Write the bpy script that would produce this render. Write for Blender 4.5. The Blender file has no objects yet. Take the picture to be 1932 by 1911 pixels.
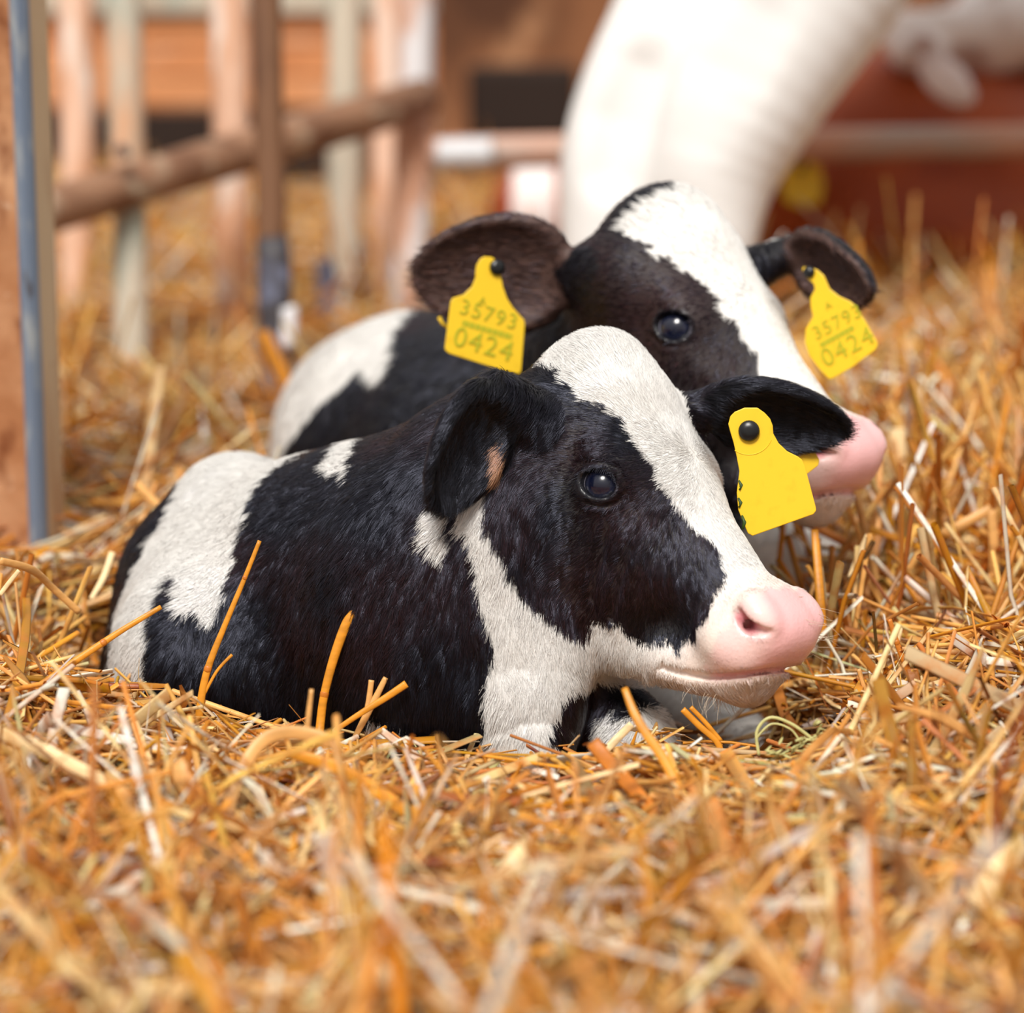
import bpy, math, random
import numpy as np
from mathutils import Vector, Matrix

# ------------------------------------------------------------------ camera, world, sun, exposure
random.seed(4); RNG = np.random.default_rng(11)
sc = bpy.context.scene
COL = sc.collection
W, H = 1932.0, 1911.0
FPX = 4400.0                      # focal length in pixels
PITCH = math.radians(10.3)
CAM = np.array([0.0, 0.0, 0.47])
FWD = np.array([0.0, math.cos(PITCH), -math.sin(PITCH)])
UP = np.array([0.0, math.sin(PITCH), math.cos(PITCH)])
RIGHT = np.array([1.0, 0.0, 0.0])

cam = bpy.data.cameras.new('camera')
cam.sensor_fit = 'HORIZONTAL'; cam.sensor_width = 36.0
cam.lens = 36.0 * FPX / W
cam.clip_start = 0.05; cam.clip_end = 100
cam.dof.use_dof = True
cam.dof.focus_distance = 1.595
cam.dof.aperture_fstop = (cam.lens / 1000.0) / 0.0275
camo = bpy.data.objects.new('camera', cam); COL.objects.link(camo)
camo.location = CAM
camo.rotation_euler = (math.radians(90) - PITCH, 0, 0)
sc.camera = camo

wd = bpy.data.worlds.new('world'); sc.world = wd; wd.use_nodes = True
nt = wd.node_tree; nt.nodes.clear()
wo = nt.nodes.new('ShaderNodeOutputWorld'); bg = nt.nodes.new('ShaderNodeBackground')
tc = nt.nodes.new('ShaderNodeTexCoord'); sep = nt.nodes.new('ShaderNodeSeparateXYZ')
rmp = nt.nodes.new('ShaderNodeValToRGB')
rmp.color_ramp.elements[0].position = 0.35; rmp.color_ramp.elements[0].color = (0.42, 0.30, 0.20, 1)
rmp.color_ramp.elements[1].position = 0.85; rmp.color_ramp.elements[1].color = (1.0, 0.99, 0.98, 1)
mp = nt.nodes.new('ShaderNodeMapRange'); mp.inputs[1].default_value = -1; mp.inputs[2].default_value = 1
nt.links.new(tc.outputs['Generated'], sep.inputs[0]); nt.links.new(sep.outputs[2], mp.inputs[0])
nt.links.new(mp.outputs[0], rmp.inputs[0]); nt.links.new(rmp.outputs[0], bg.inputs[0])
bg.inputs[1].default_value = 0.70
nt.links.new(bg.outputs[0], wo.inputs[0])

sun = bpy.data.lights.new('sun', 'SUN'); sun.energy = 3.5; sun.angle = math.radians(20); sun.color = (1.0, 0.96, 0.90)
suno = bpy.data.objects.new('sun', sun); COL.objects.link(suno)
suno.rotation_euler = Vector((0.16, 0.66, -0.85)).to_track_quat('-Z', 'Y').to_euler()
suno.location = (0.5, -0.5, 3)

sc.view_settings.view_transform = 'Standard'; sc.view_settings.look = 'None'
sc.view_settings.gamma = 1.0; sc.view_settings.use_curve_mapping = False
sc.view_settings.exposure = 0.15
sc.cycles.max_bounces = 8; sc.cycles.diffuse_bounces = 5; sc.cycles.glossy_bounces = 3
sc.cycles.transmission_bounces = 4; sc.cycles.transparent_max_bounces = 4
sc.cycles.use_denoising = True; sc.cycles.use_adaptive_sampling = True; sc.cycles.adaptive_threshold = 0.04
sc.cycles_curves.shape = 'RIBBONS'

# ------------------------------------------------------------------ helpers
def P(u, v, d):
    return CAM + d * (FWD + RIGHT * ((u - W / 2) / FPX) - UP * ((v - H / 2) / FPX))
def proj(p):
    q = p - CAM; d = q @ FWD
    return np.stack([W / 2 + FPX * (q @ RIGHT) / d, H / 2 - FPX * (q @ UP) / d], -1), d
def nrm(v):
    v = np.asarray(v, float); return v / np.maximum(np.linalg.norm(v, axis=-1, keepdims=True), 1e-9)
def lin(r, g, b):
    f = lambda c: (c / 255 / 12.92) if c / 255 <= 0.04045 else ((c / 255 + 0.055) / 1.055) ** 2.4
    return (f(r), f(g), f(b))
def vnoise(p, seed=0):
    p = np.asarray(p, np.float64); i = np.floor(p).astype(np.int64); f = p - i; f = f * f * (3 - 2 * f)
    def h(ix, iy, iz):
        n = (ix * 73856093) ^ (iy * 19349663) ^ (iz * 83492791) ^ (seed * 2654435761)
        n = (n ^ (n >> 13)) * 1274126177; n = n ^ (n >> 16)
        return (n & 0xffff) / 65535.0
    r = 0
    for a in (0, 1):
        for b in (0, 1):
            for c in (0, 1):
                w = (f[:, 0] if a else 1 - f[:, 0]) * (f[:, 1] if b else 1 - f[:, 1]) * (f[:, 2] if c else 1 - f[:, 2])
                r = r + w * h(i[:, 0] + a, i[:, 1] + b, i[:, 2] + c)
    return r
def inpoly(uv, poly):
    x, y = uv[:, 0], uv[:, 1]; r = np.zeros(len(uv), bool); n = len(poly)
    for i in range(n):
        x0, y0 = poly[i]; x1, y1 = poly[(i + 1) % n]
        if y0 == y1: continue
        c = ((y0 > y) != (y1 > y)) & (x < (x1 - x0) * (y - y0) / (y1 - y0) + x0)
        r ^= c
    return r

def tag(o, label=None, cat=None, group=None, kind=None):
    if label: o['label'] = label
    if cat: o['category'] = cat
    if group: o['group'] = group
    if kind: o['kind'] = kind
    return o
def empty(name, loc):
    o = bpy.data.objects.new(name, None); COL.objects.link(o); o.location = [float(c) for c in loc]
    o.empty_display_size = 0.05
    return o
def link(name, me, mat=None, parent=None, base=None):
    """one mesh object; vertices are given in world space and stored relative to its thing's base"""
    o = bpy.data.objects.new(name, me); COL.objects.link(o)
    if mat: me.materials.append(mat)
    if parent is not None:
        o.parent = parent
    elif base is not None:
        o.location = [float(c) for c in base]
    return o
def origin(parent=None, base=None):
    if parent is not None: 
        b = np.zeros(3); q = parent
        while q is not None: b = b + np.array(q.location); q = q.parent
        return b
    return np.zeros(3) if base is None else np.asarray(base, float)
def mesh(name, V, F, smooth=True):
    """V (n,3); F (m,4) or (m,3) array, or list of lists"""
    me = bpy.data.meshes.new(name)
    V = np.asarray(V, np.float32)
    if isinstance(F, np.ndarray):
        k = F.shape[1]; m = len(F)
        me.vertices.add(len(V)); me.vertices.foreach_set('co', V.ravel())
        me.loops.add(m * k); me.loops.foreach_set('vertex_index', F.astype(np.int32).ravel())
        me.polygons.add(m); me.polygons.foreach_set('loop_start', np.arange(0, m * k, k, dtype=np.int32))
        me.update(calc_edges=True); me.validate()
    else:
        me.from_pydata([tuple(map(float, v)) for v in V], [], [list(map(int, f)) for f in F]); me.update()
    me.polygons.foreach_set('use_smooth', np.full(len(me.polygons), smooth))
    return me
def build(name, V, F, mat, parent=None, base=None, smooth=True):
    return link(name, mesh(name, np.asarray(V, float) - origin(parent, base), F, smooth), mat, parent, base)
def setcol(me, name, C):
    a = me.attributes.new(name, 'FLOAT_COLOR', 'POINT')
    C = np.asarray(C, np.float32)
    if C.shape[1] == 3: C = np.concatenate([C, np.ones((len(C), 1), np.float32)], 1)
    a.data.foreach_set('color', C.ravel())

class MB:
    def __init__(s): s.v = []; s.f = []
    def add(s, V, F):
        o = len(s.v); s.v += [tuple(map(float, v)) for v in V]; s.f += [[i + o for i in f] for f in F]; return s
    def tube(s, pts, rad, n=10, caps=True, flat=1.0, side=None):
        pts = [np.asarray(p, float) for p in pts]; m = len(pts)
        if not hasattr(rad, '__len__'): rad = [rad] * m
        t0 = nrm(pts[1] - pts[0]); ref = np.array([0, 0, 1.0]) if side is None else np.asarray(side, float)
        if abs(t0 @ nrm(ref)) > 0.95: ref = np.array([1.0, 0, 0])
        V = []
        for i, p in enumerate(pts):
            t = nrm(pts[min(i + 1, m - 1)] - pts[max(i - 1, 0)])
            a = nrm(np.cross(t, ref)); b = np.cross(a, t)
            for j in range(n):
                w = 2 * math.pi * j / n
                V.append(p + rad[i] * (a * math.cos(w) + b * math.sin(w) * flat))
        F = []
        for i in range(m - 1):
            for j in range(n):
                F.append([i * n + j, i * n + (j + 1) % n, (i + 1) * n + (j + 1) % n, (i + 1) * n + j])
        if caps: F.append(list(range(n))[::-1]); F.append([(m - 1) * n + j for j in range(n)])
        return s.add(V, F)
    def box(s, c, ax, ay, az):
        c, ax, ay, az = (np.asarray(q, float) for q in (c, ax, ay, az))
        V = [c + i * ax + j * ay + k * az for i in (-1, 1) for j in (-1, 1) for k in (-1, 1)]
        return s.add(V, [[0, 1, 3, 2], [4, 6, 7, 5], [0, 4, 5, 1], [2, 3, 7, 6], [0, 2, 6, 4], [1, 5, 7, 3]])
    def plate(s, outline, n, t):
        """flat outline (list of points) extruded by t along n, with outline order counter-clockwise seen from +n"""
        n = nrm(n); k = len(outline); A = [np.asarray(p, float) for p in outline]
        V = [p + n * t / 2 for p in A] + [p - n * t / 2 for p in A]
        F = [list(range(k)), list(range(2 * k - 1, k - 1, -1))]
        F += [[(i + 1) % k, i, i + k, (i + 1) % k + k] for i in range(k)]
        return s.add(V, F)
    def build(s, name, mat, parent=None, base=None, smooth=False, bevel=0):
        o = build(name, np.array(s.v), s.f, mat, parent, base, smooth)
        if bevel:
            m = o.modifiers.new('bevel', 'BEVEL'); m.width = bevel; m.segments = 2; m.limit_method = 'ANGLE'
        return o

# ------------------------------------------------------------------ materials
def material(name, color=(0.5, 0.5, 0.5), rough=0.6, spec=0.4, attr=None, bump=None, noise=None, sss=0, coat=0):
    m = bpy.data.materials.new(name); m.use_nodes = True; n = m.node_tree; b = n.nodes['Principled BSDF']
    b.inputs['Base Color'].default_value = (*color, 1); b.inputs['Roughness'].default_value = rough
    b.inputs['Specular IOR Level'].default_value = spec
    src = None
    if attr:
        a = n.nodes.new('ShaderNodeAttribute'); a.attribute_name = attr; src = a.outputs['Color']
    tcn = n.nodes.new('ShaderNodeTexCoord')
    if noise:                      # list of (scale xyz, detail, [(pos, colour)...]) mixed in turn
        for (scl, lo, hi, colr) in noise:
            mpn = n.nodes.new('ShaderNodeMapping'); mpn.inputs['Scale'].default_value = scl
            n.links.new(tcn.outputs['Object'], mpn.inputs['Vector'])
            nz = n.nodes.new('ShaderNodeTexNoise'); nz.inputs['Scale'].default_value = 1.0; nz.inputs['Detail'].default_value = 6
            n.links.new(mpn.outputs[0], nz.inputs['Vector'])
            mr = n.nodes.new('ShaderNodeMapRange'); mr.inputs[1].default_value = lo; mr.inputs[2].default_value = hi
            n.links.new(nz.outputs['Fac'], mr.inputs[0])
            mx = n.nodes.new('ShaderNodeMix'); mx.data_type = 'RGBA'
            n.links.new(mr.outputs[0], mx.inputs['Factor'])
            if src is None: mx.inputs[6].default_value = (*color, 1)
            else: n.links.new(src, mx.inputs[6])
            mx.inputs[7].default_value = (*colr, 1); src = mx.outputs[2]
    if src is not None: n.links.new(src, b.inputs['Base Color'])
    if bump:
        nz = n.nodes.new('ShaderNodeTexNoise'); nz.inputs['Scale'].default_value = bump[0]; nz.inputs['Detail'].default_value = 4
        n.links.new(tcn.outputs['Object'], nz.inputs['Vector'])
        bp = n.nodes.new('ShaderNodeBump'); bp.inputs['Strength'].default_value = bump[1]; bp.inputs['Distance'].default_value = bump[2]
        n.links.new(nz.outputs['Fac'], bp.inputs['Height']); n.links.new(bp.outputs[0], b.inputs['Normal'])
    if sss:
        b.inputs['Subsurface Weight'].default_value = sss; b.inputs['Subsurface Radius'].default_value = (0.008, 0.003, 0.002)
        b.inputs['Subsurface Scale'].default_value = 0.6
    if coat:
        b.inputs['Coat Weight'].default_value = coat; b.inputs['Coat Roughness'].default_value = 0.05
    return m

def coat_material():
    m = bpy.data.materials.new('calf_coat'); m.use_nodes = True; n = m.node_tree; b = n.nodes['Principled BSDF']
    a = n.nodes.new('ShaderNodeAttribute'); a.attribute_name = 'coat'
    n.links.new(a.outputs['Color'], b.inputs['Base Color'])
    mr = n.nodes.new('ShaderNodeMapRange'); mr.inputs[3].default_value = 0.6; mr.inputs[4].default_value = 0.22
    n.links.new(a.outputs['Alpha'], mr.inputs[0]); n.links.new(mr.outputs[0], b.inputs['Roughness'])
    b.inputs['Specular IOR Level'].default_value = 0.45
    tcn = n.nodes.new('ShaderNodeTexCoord')
    nz = n.nodes.new('ShaderNodeTexNoise'); nz.inputs['Scale'].default_value = 420; nz.inputs['Detail'].default_value = 3
    n.links.new(tcn.outputs['Object'], nz.inputs['Vector'])
    bp = n.nodes.new('ShaderNodeBump'); bp.inputs['Strength'].default_value = 0.25; bp.inputs['Distance'].default_value = 0.0012
    n.links.new(nz.outputs['Fac'], bp.inputs['Height']); n.links.new(bp.outputs[0], b.inputs['Normal'])
    return m
def fur_material():
    m = bpy.data.materials.new('calf_fur'); m.use_nodes = True; n = m.node_tree; b = n.nodes['Principled BSDF']
    a = n.nodes.new('ShaderNodeAttribute'); a.attribute_name = 'hair_color'
    n.links.new(a.outputs['Color'], b.inputs['Base Color'])
    b.inputs['Roughness'].default_value = 0.33; b.inputs['Specular IOR Level'].default_value = 0.40; b.inputs['Specular Tint'].default_value = (0.72, 0.76, 1.0, 1)
    nn = n.nodes.new('ShaderNodeAttribute'); nn.attribute_name = 'root_normal'
    ge = n.nodes.new('ShaderNodeNewGeometry')
    mx = n.nodes.new('ShaderNodeMix'); mx.data_type = 'VECTOR'; mx.inputs['Factor'].default_value = 0.62
    n.links.new(ge.outputs['Normal'], mx.inputs[4]); n.links.new(nn.outputs['Vector'], mx.inputs[5])
    vn = n.nodes.new('ShaderNodeVectorMath'); vn.operation = 'NORMALIZE'
    n.links.new(mx.outputs[1], vn.inputs[0]); n.links.new(vn.outputs[0], b.inputs['Normal'])
    return m
M_COAT = coat_material(); M_FUR = fur_material()

# ------------------------------------------------------------------ signed distance toolkit
def smin(a, b, k):
    h = np.clip(0.5 + 0.5 * (b - a) / k, 0, 1); return b + (a - b) * h - k * h * (1 - h)
def smax(a, b, k): return -smin(-a, -b, k)
def ellip(p, c, r, R=None):
    q = p - np.asarray(c, p.dtype)
    if R is not None: q = q @ np.asarray(R, p.dtype).T       # rows of R are the axes
    r = np.asarray(r, p.dtype)
    k0 = np.linalg.norm(q / r, axis=1); k1 = np.linalg.norm(q / (r * r), axis=1)
    return k0 * (k0 - 1) / np.maximum(k1, 1e-6)
def cone(p, a, b, r1, r2):
    a = np.asarray(a, p.dtype); b = np.asarray(b, p.dtype); ba = b - a; pa = p - a
    t = np.clip(pa @ ba / (ba @ ba), 0, 1)
    return np.linalg.norm(pa - t[:, None] * ba, axis=1) - (r1 + (r2 - r1) * t)
def chain(p, pts, rad, k=None):
    d = None
    for i in range(len(pts) - 1):
        e = cone(p, pts[i], pts[i + 1], rad[i], rad[i + 1])
        d = e if d is None else (np.minimum(d, e) if k is None else smin(d, e, k))
    return d
def spline(pts, rad, m=5):
    A = np.array(pts, float); n = len(A); o = []; q = []
    for i in range(n - 1):
        a, b, c, e = A[max(i - 1, 0)], A[i], A[i + 1], A[min(i + 2, n - 1)]
        ra, rb, rc, re = rad[max(i - 1, 0)], rad[i], rad[i + 1], rad[min(i + 2, n - 1)]
        for t in np.linspace(0, 1, m, endpoint=False):
            f = lambda a, b, c, e: 0.5 * (2 * b + (c - a) * t + (2 * a - 5 * b + 4 * c - e) * t * t + (3 * b - a - 3 * c + e) * t ** 3)
            o.append(f(a, b, c, e)); q.append(f(ra, rb, rc, re))
    return o + [A[-1]], q + [rad[-1]]
def frame_axes(d, m):
    d = nrm(d); m = np.asarray(m, float); m = nrm(m - d * (m @ d)); return np.stack([d, np.cross(m, d), m])

def surface(fn, lo, hi, h, relax=1):
    lo = np.asarray(lo, float); hi = np.asarray(hi, float)
    B = 8; nb = np.ceil((hi - lo) / (h * B)).astype(int); n = nb * B + 1
    D = np.full(n, 1.0, np.float32)
    g = np.stack(np.meshgrid(*[np.arange(k) for k in nb], indexing='ij'), -1).reshape(-1, 3)
    cen = lo + (g * B + B / 2) * h
    dc = np.concatenate([fn(cen[i:i + 60000].astype(np.float32)) for i in range(0, len(cen), 60000)])
    act = np.abs(dc) < h * B * 1.7
    full = dc < 0
    for idx in np.nonzero(full & ~act)[0]:
        x, y, z = g[idx] * B; D[x:x + B + 1, y:y + B + 1, z:z + B + 1] = -1
    off = np.stack(np.meshgrid(*[np.arange(B + 1)] * 3, indexing='ij'), -1).reshape(-1, 3)
    ai = np.nonzero(act)[0]
    for s in range(0, len(ai), 160):
        gi = g[ai[s:s + 160]]
        pts = (lo + (gi[:, None, :] * B + off[None]) * h).reshape(-1, 3).astype(np.float32)
        d = fn(pts).reshape(len(gi), B + 1, B + 1, B + 1)
        for q, (x, y, z) in enumerate(gi * B): D[x:x + B + 1, y:y + B + 1, z:z + B + 1] = d[q]
    S = D < 0
    c = [S[i:n[0] - 1 + i, j:n[1] - 1 + j, k:n[2] - 1 + k] for i in (0, 1) for j in (0, 1) for k in (0, 1)]
    al = c[0].copy(); an = c[0].copy()
    for q in c[1:]: al &= q; an |= q
    cells = np.argwhere(an & ~al)
    ID = np.full(n - 1, -1, np.int32); ID[tuple(cells.T)] = np.arange(len(cells))
    cor = np.array([(i, j, k) for i in (0, 1) for j in (0, 1) for k in (0, 1)])
    vals = np.stack([D[cells[:, 0] + o[0], cells[:, 1] + o[1], cells[:, 2] + o[2]] for o in cor], 1)
    acc = np.zeros((len(cells), 3)); cnt = np.zeros(len(cells))
    for a in range(8):
        for b in range(a + 1, 8):
            if np.abs(cor[a] - cor[b]).sum() != 1: continue
            va, vb = vals[:, a], vals[:, b]; m = (va < 0) != (vb < 0)
            t = np.where(m, va / np.where(m, va - vb, 1), 0)
            acc += np.where(m[:, None], cor[a] + t[:, None] * (cor[b] - cor[a]), 0); cnt += m
    V = lo + (cells + acc / cnt[:, None]) * h
    Fs = []
    for ax in range(3):
        a1, a2 = (ax + 1) % 3, (ax + 2) % 3
        sl0 = [slice(None)] * 3; sl1 = [slice(None)] * 3
        sl0[ax] = slice(0, n[ax] - 1); sl1[ax] = slice(1, n[ax])
        s0 = S[tuple(sl0)]; s1 = S[tuple(sl1)]
        e = np.argwhere(s0 != s1)
        ok = (e[:, a1] > 0) & (e[:, a2] > 0) & (e[:, a1] < n[a1] - 1) & (e[:, a2] < n[a2] - 1); e = e[ok]
        fl = s0[tuple(e.T)]
        def cid(d1, d2):
            q = e.copy(); q[:, a1] += d1; q[:, a2] += d2; return ID[tuple(q.T)]
        Q = np.stack([cid(-1, -1), cid(0, -1), cid(0, 0), cid(-1, 0)], 1)
        Q[~fl] = Q[~fl][:, ::-1]; Fs.append(Q)
    F = np.concatenate(Fs); F = F[(F >= 0).all(1)]
    for _ in range(relax):
        G = gradient(fn, V, h * 0.5); dv = fn(V.astype(np.float32))
        V = V - G * np.clip(dv, -h, h)[:, None] * 0.8
    return V, F
def gradient(fn, V, e):
    G = np.zeros_like(V)
    for a in range(3):
        o = np.zeros(3); o[a] = e
        G[:, a] = fn((V + o).astype(np.float32)) - fn((V - o).astype(np.float32))
    return nrm(G)

# ------------------------------------------------------------------ calf head (canonical, centimetres)
# x: to the animal's left, y: along the face to the muzzle, z: out of the forehead; origin at the hair whorl
EYE_C = np.array([4.80, -0.80, -3.85]); EYE_R = 1.55
EYE_O = nrm([0.86, 0.16, 0.30])
EYE_U = nrm(np.array([-0.1, 0.74, 0.66]) - EYE_O * (np.array([-0.1, 0.74, 0.66]) @ EYE_O))
EYE_V = np.cross(EYE_O, EYE_U)
def mouth_z(Y):
    t = np.clip(16.0 - Y, 0, 7.5); return -3.4 - 1.75 * t + 0.115 * t * t
def head_sdf(q):
    x = np.abs(q[:, 0]); p = np.stack([x, q[:, 1], q[:, 2]], 1); Y = q[:, 1]; Z = q[:, 2]
    d = ellip(p, (0, -5.2, -5.2), (6.4, 7.0, 5.6))
    d = smin(d, ellip(p, (0, -7.0, -3.9), (5.8, 5.6, 5.5)), 1.6)             # domed forehead
    d = smin(d, ellip(p, (0, -1.4, -3.3), (5.6, 6.0, 3.3)), 1.6)
    d = smin(d, cone(p, (0, -1, -4.3), (0, 11.6, -4.2), 4.2, 3.2), 1.8)
    d = smin(d, ellip(p, (0, -9.9, -2.0), (3.6, 2.5, 3.2)), 1.8)             # poll
    d = smin(d, ellip(p, (2.9, 1.0, -7.9), (3.1, 6.8, 4.8)), 2.0)
    d = smin(d, chain(p, [(1.6, 0.0, -12.6), (1.4, 6.6, -11.4), (1.0, 11.6, -8.2)], [2.6, 2.3, 1.9], 1.0), 2.0)
    d = smin(d, ellip(p, (4.6, -1.5, -2.7), (1.9, 2.4, 1.5)), 1.4)           # brow
    d = smin(d, cone(p, (4.4, 1.2, -5.2), (3.0, 5.6, -5.2), 1.2, 0.7), 1.8)
    # muzzle, blunt and broad
    a = np.abs((p - np.array([0, 12.9, -3.25], p.dtype)) / np.array([3.75, 3.0, 3.1], p.dtype))
    d = smin(d, ((a ** 2.6).sum(1) ** (1 / 2.6) - 1) * 3.0, 1.3)
    d = smin(d, ellip(p, (2.1, 12.6, -4.4), (2.2, 2.6, 2.0)), 0.9)
    d = smin(d, ellip(p, (0, 13.2, -6.4), (2.8, 3.0, 2.25)), 1.4)
    # mouth
    zm = mouth_z(Y)
    mo = np.maximum(np.maximum((np.abs(Z - zm) - 0.34) * 0.5, 10.4 - Y), -(d + 0.42))
    d = smax(d, -mo, 0.26)
    # nostril: a comma under a soft wing
    d = smin(d, ellip(p, (2.75, 12.9, -1.15), (1.05, 1.6, 0.85)), 0.8)
    no = chain(p, [(3.62, 12.25, -1.95), (3.5, 13.3, -2.0), (3.45, 13.9, -1.72), (3.1, 14.65, -1.2)], [0.26, 0.42, 0.42, 0.16])
    no = smin(no, cone(p, (3.4, 13.4, -1.95), (2.4, 12.6, -2.6), 0.42, 0.35), 0.2)
    d = smax(d, -no, 0.30)
    # eye: lids and opening
    lid = np.linalg.norm(p - EYE_C.astype(p.dtype), axis=1) - 1.82
    d = smin(d, lid, 0.9)
    op = ellip(p, EYE_C + EYE_O * 1.45, (1.46, 0.98, 1.3), np.stack([EYE_U, EYE_V, EYE_O]))
    d = smax(d, -op, 0.2)
    rid = np.abs(ellip(p, EYE_C + EYE_O * 1.2, (2.0, 1.5, 1.6), np.stack([EYE_U, EYE_V, EYE_O]))) - 0.06
    d = smax(d, -np.maximum(rid, -(d + 0.18)), 0.2)
    # soft folds of skin below the eye
    for yy in (2.6, 4.4):
        w = np.abs(Y - yy + 0.5 * (Z + 6)) - 0.12
        d = smax(d, -np.maximum(np.maximum(w, -(d + 0.12)), np.abs(Z + 7.2) - 2.4), 0.5)
    return d
class Head:
    def __init__(s, whorl, phi, pit, roll=0, scale=1.0):
        f, p, r = math.radians(phi), math.radians(pit), math.radians(roll)
        T = -FWD
        a = math.cos(p) * (math.sin(f) * RIGHT + math.cos(f) * T) - math.sin(p) * UP
        n = math.sin(p) * (math.sin(f) * RIGHT + math.cos(f) * T) + math.cos(p) * UP
        L = math.cos(f) * RIGHT - math.sin(f) * T
        n2 = n * math.cos(r) + L * math.sin(r); L2 = L * math.cos(r) - n * math.sin(r)
        s.o = whorl; s.R = np.stack([L2, a, n2]); s.k = 0.01 * scale
    def local(s, p): return ((p - s.o.astype(p.dtype)) @ s.R.T.astype(p.dtype)) / np.asarray(s.k, p.dtype)
    def world(s, q): return s.o + (np.asarray(q, float) @ s.R) * s.k
    def sdf(s, p): return head_sdf(s.local(p)) * s.k

def ear_sdf(p, c, d, m, a, b, thick=0.015, cup=0.0065, root=None):
    R = frame_axes(d, m); c = np.asarray(c)
    # leaf outline: narrower toward the tip
    q = (p - c.astype(p.dtype)) @ R.T.astype(p.dtype)
    w = 1.0 + 0.20 * (q[:, 0] / a) ; w = np.clip(w, 0.75, 1.3)
    q2 = np.stack([q[:, 0], q[:, 1] * w, q[:, 2]], 1)
    o = ellip(q2, (0, 0, 0), (a, b, thick))
    i = ellip(q2, (0.004, 0, cup + 0.004), (a - 0.004, b - 0.0045, thick + 0.002))
    return smax(o, -i, 0.004)

# ------------------------------------------------------------------ calf 1 (front) shape
H1 = Head(P(1297, 861, 1.600), 50, 48, 0, 1.0)
E1L = dict(c=P(1462, 788, 1.655), d=P(1590, 808, 1.655) - P(1330, 765, 1.655), m=nrm(-FWD * 0.75 - UP * 0.55 - RIGHT * 0.1), a=0.052, b=0.029)
E1R = dict(c=P(888, 842, 1.560), d=P(832, 950, 1.545) - P(955, 735, 1.575), m=nrm(-FWD * 0.8 + RIGHT * 0.55 - UP * 0.35), a=0.050, b=0.031)
E1L['root'] = H1.world((5.0, -6.2, -4.6)); E1R['root'] = H1.world((-5.0, -6.6, -4.8))
def calf1(p):
    d = H1.sdf(p)
    # neck
    nk = chain(p, [H1.world((0, -6.0, -7.5)), P(950, 960, 1.665), P(850, 1080, 1.70)], [0.058, 0.088, 0.110])
    d = smin(d, nk, 0.025)
    th = chain(p, [H1.world((0, 2.0, -12.2)), P(985, 1215, 1.64), P(940, 1290, 1.645)], [0.026, 0.045, 0.062])
    d = smin(d, th, 0.03)
    # trunk
    tr = chain(p, [P(845, 1130, 1.70), P(660, 1142, 1.75), P(472, 1105, 1.82)], [0.116, 0.114, 0.0925], 0.02)
    tr = smin(tr, ellip(p, P(800, 1290, 1.66), (0.085, 0.08, 0.085)), 0.04)
    d = smin(d, tr, 0.035)
    # hip point and tail head
    d = smin(d, ellip(p, P(442, 925, 1.83), (0.030, 0.05, 0.024)), 0.03)
    d = smin(d, cone(p, P(345, 1085, 1.84), P(290, 1290, 1.81), 0.034, 0.032), 0.04)
    d = smin(d, cone(p, P(350, 1130, 1.81), P(306, 1310, 1.79), 0.042, 0.046), 0.03)
    # thigh and stifle
    d = smin(d, ellip(p, P(415, 1245, 1.74), (0.080, 0.11, 0.085)), 0.03)
    d = smin(d, cone(p, P(430, 1260, 1.72), P(600, 1340, 1.68), 0.065, 0.045), 0.03)
    # hind foot lying forward
    d = smin(d, chain(p, [P(600, 1400, 1.67), P(720, 1410, 1.635), P(775, 1432, 1.62)], [0.026, 0.019, 0.018]), 0.012)
    # shoulder
    d = smin(d, ellip(p, P(830, 1180, 1.63), (0.07, 0.05, 0.10)), 0.05)
    # near foreleg with brisket
    d = smin(d, chain(p, [P(955, 1262, 1.63), P(975, 1330, 1.612), P(990, 1395, 1.60), P(1000, 1460, 1.59)], [0.050, 0.038, 0.029, 0.024]), 0.03)
    # far foreleg, folded: forearm forward, knee on the straw
    d = smin(d, chain(p, [P(1040, 1300, 1.70), P(1120, 1348, 1.68), P(1195, 1397, 1.655)], [0.050, 0.039, 0.028]), 0.015)
    d = smin(d, chain(p, [P(1190, 1400, 1.655), P(1235, 1450, 1.65)], [0.027, 0.022]), 0.01)
    # ears
    eL = ear_sdf(p, **E1L); eR = ear_sdf(p, **E1R)
    d = smin(d, cone(p, E1L['root'], E1L['c'] - nrm(E1L['d']) * 0.046 - E1L['m'] * 0.004, 0.020, 0.012), 0.018)
    d = smin(d, cone(p, E1R['root'], E1R['c'] - nrm(E1R['d']) * 0.044 - E1R['m'] * 0.006, 0.022, 0.014), 0.018)
    d = smin(d, eL, 0.006); d = smin(d, eR, 0.006)
    return d

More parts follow.
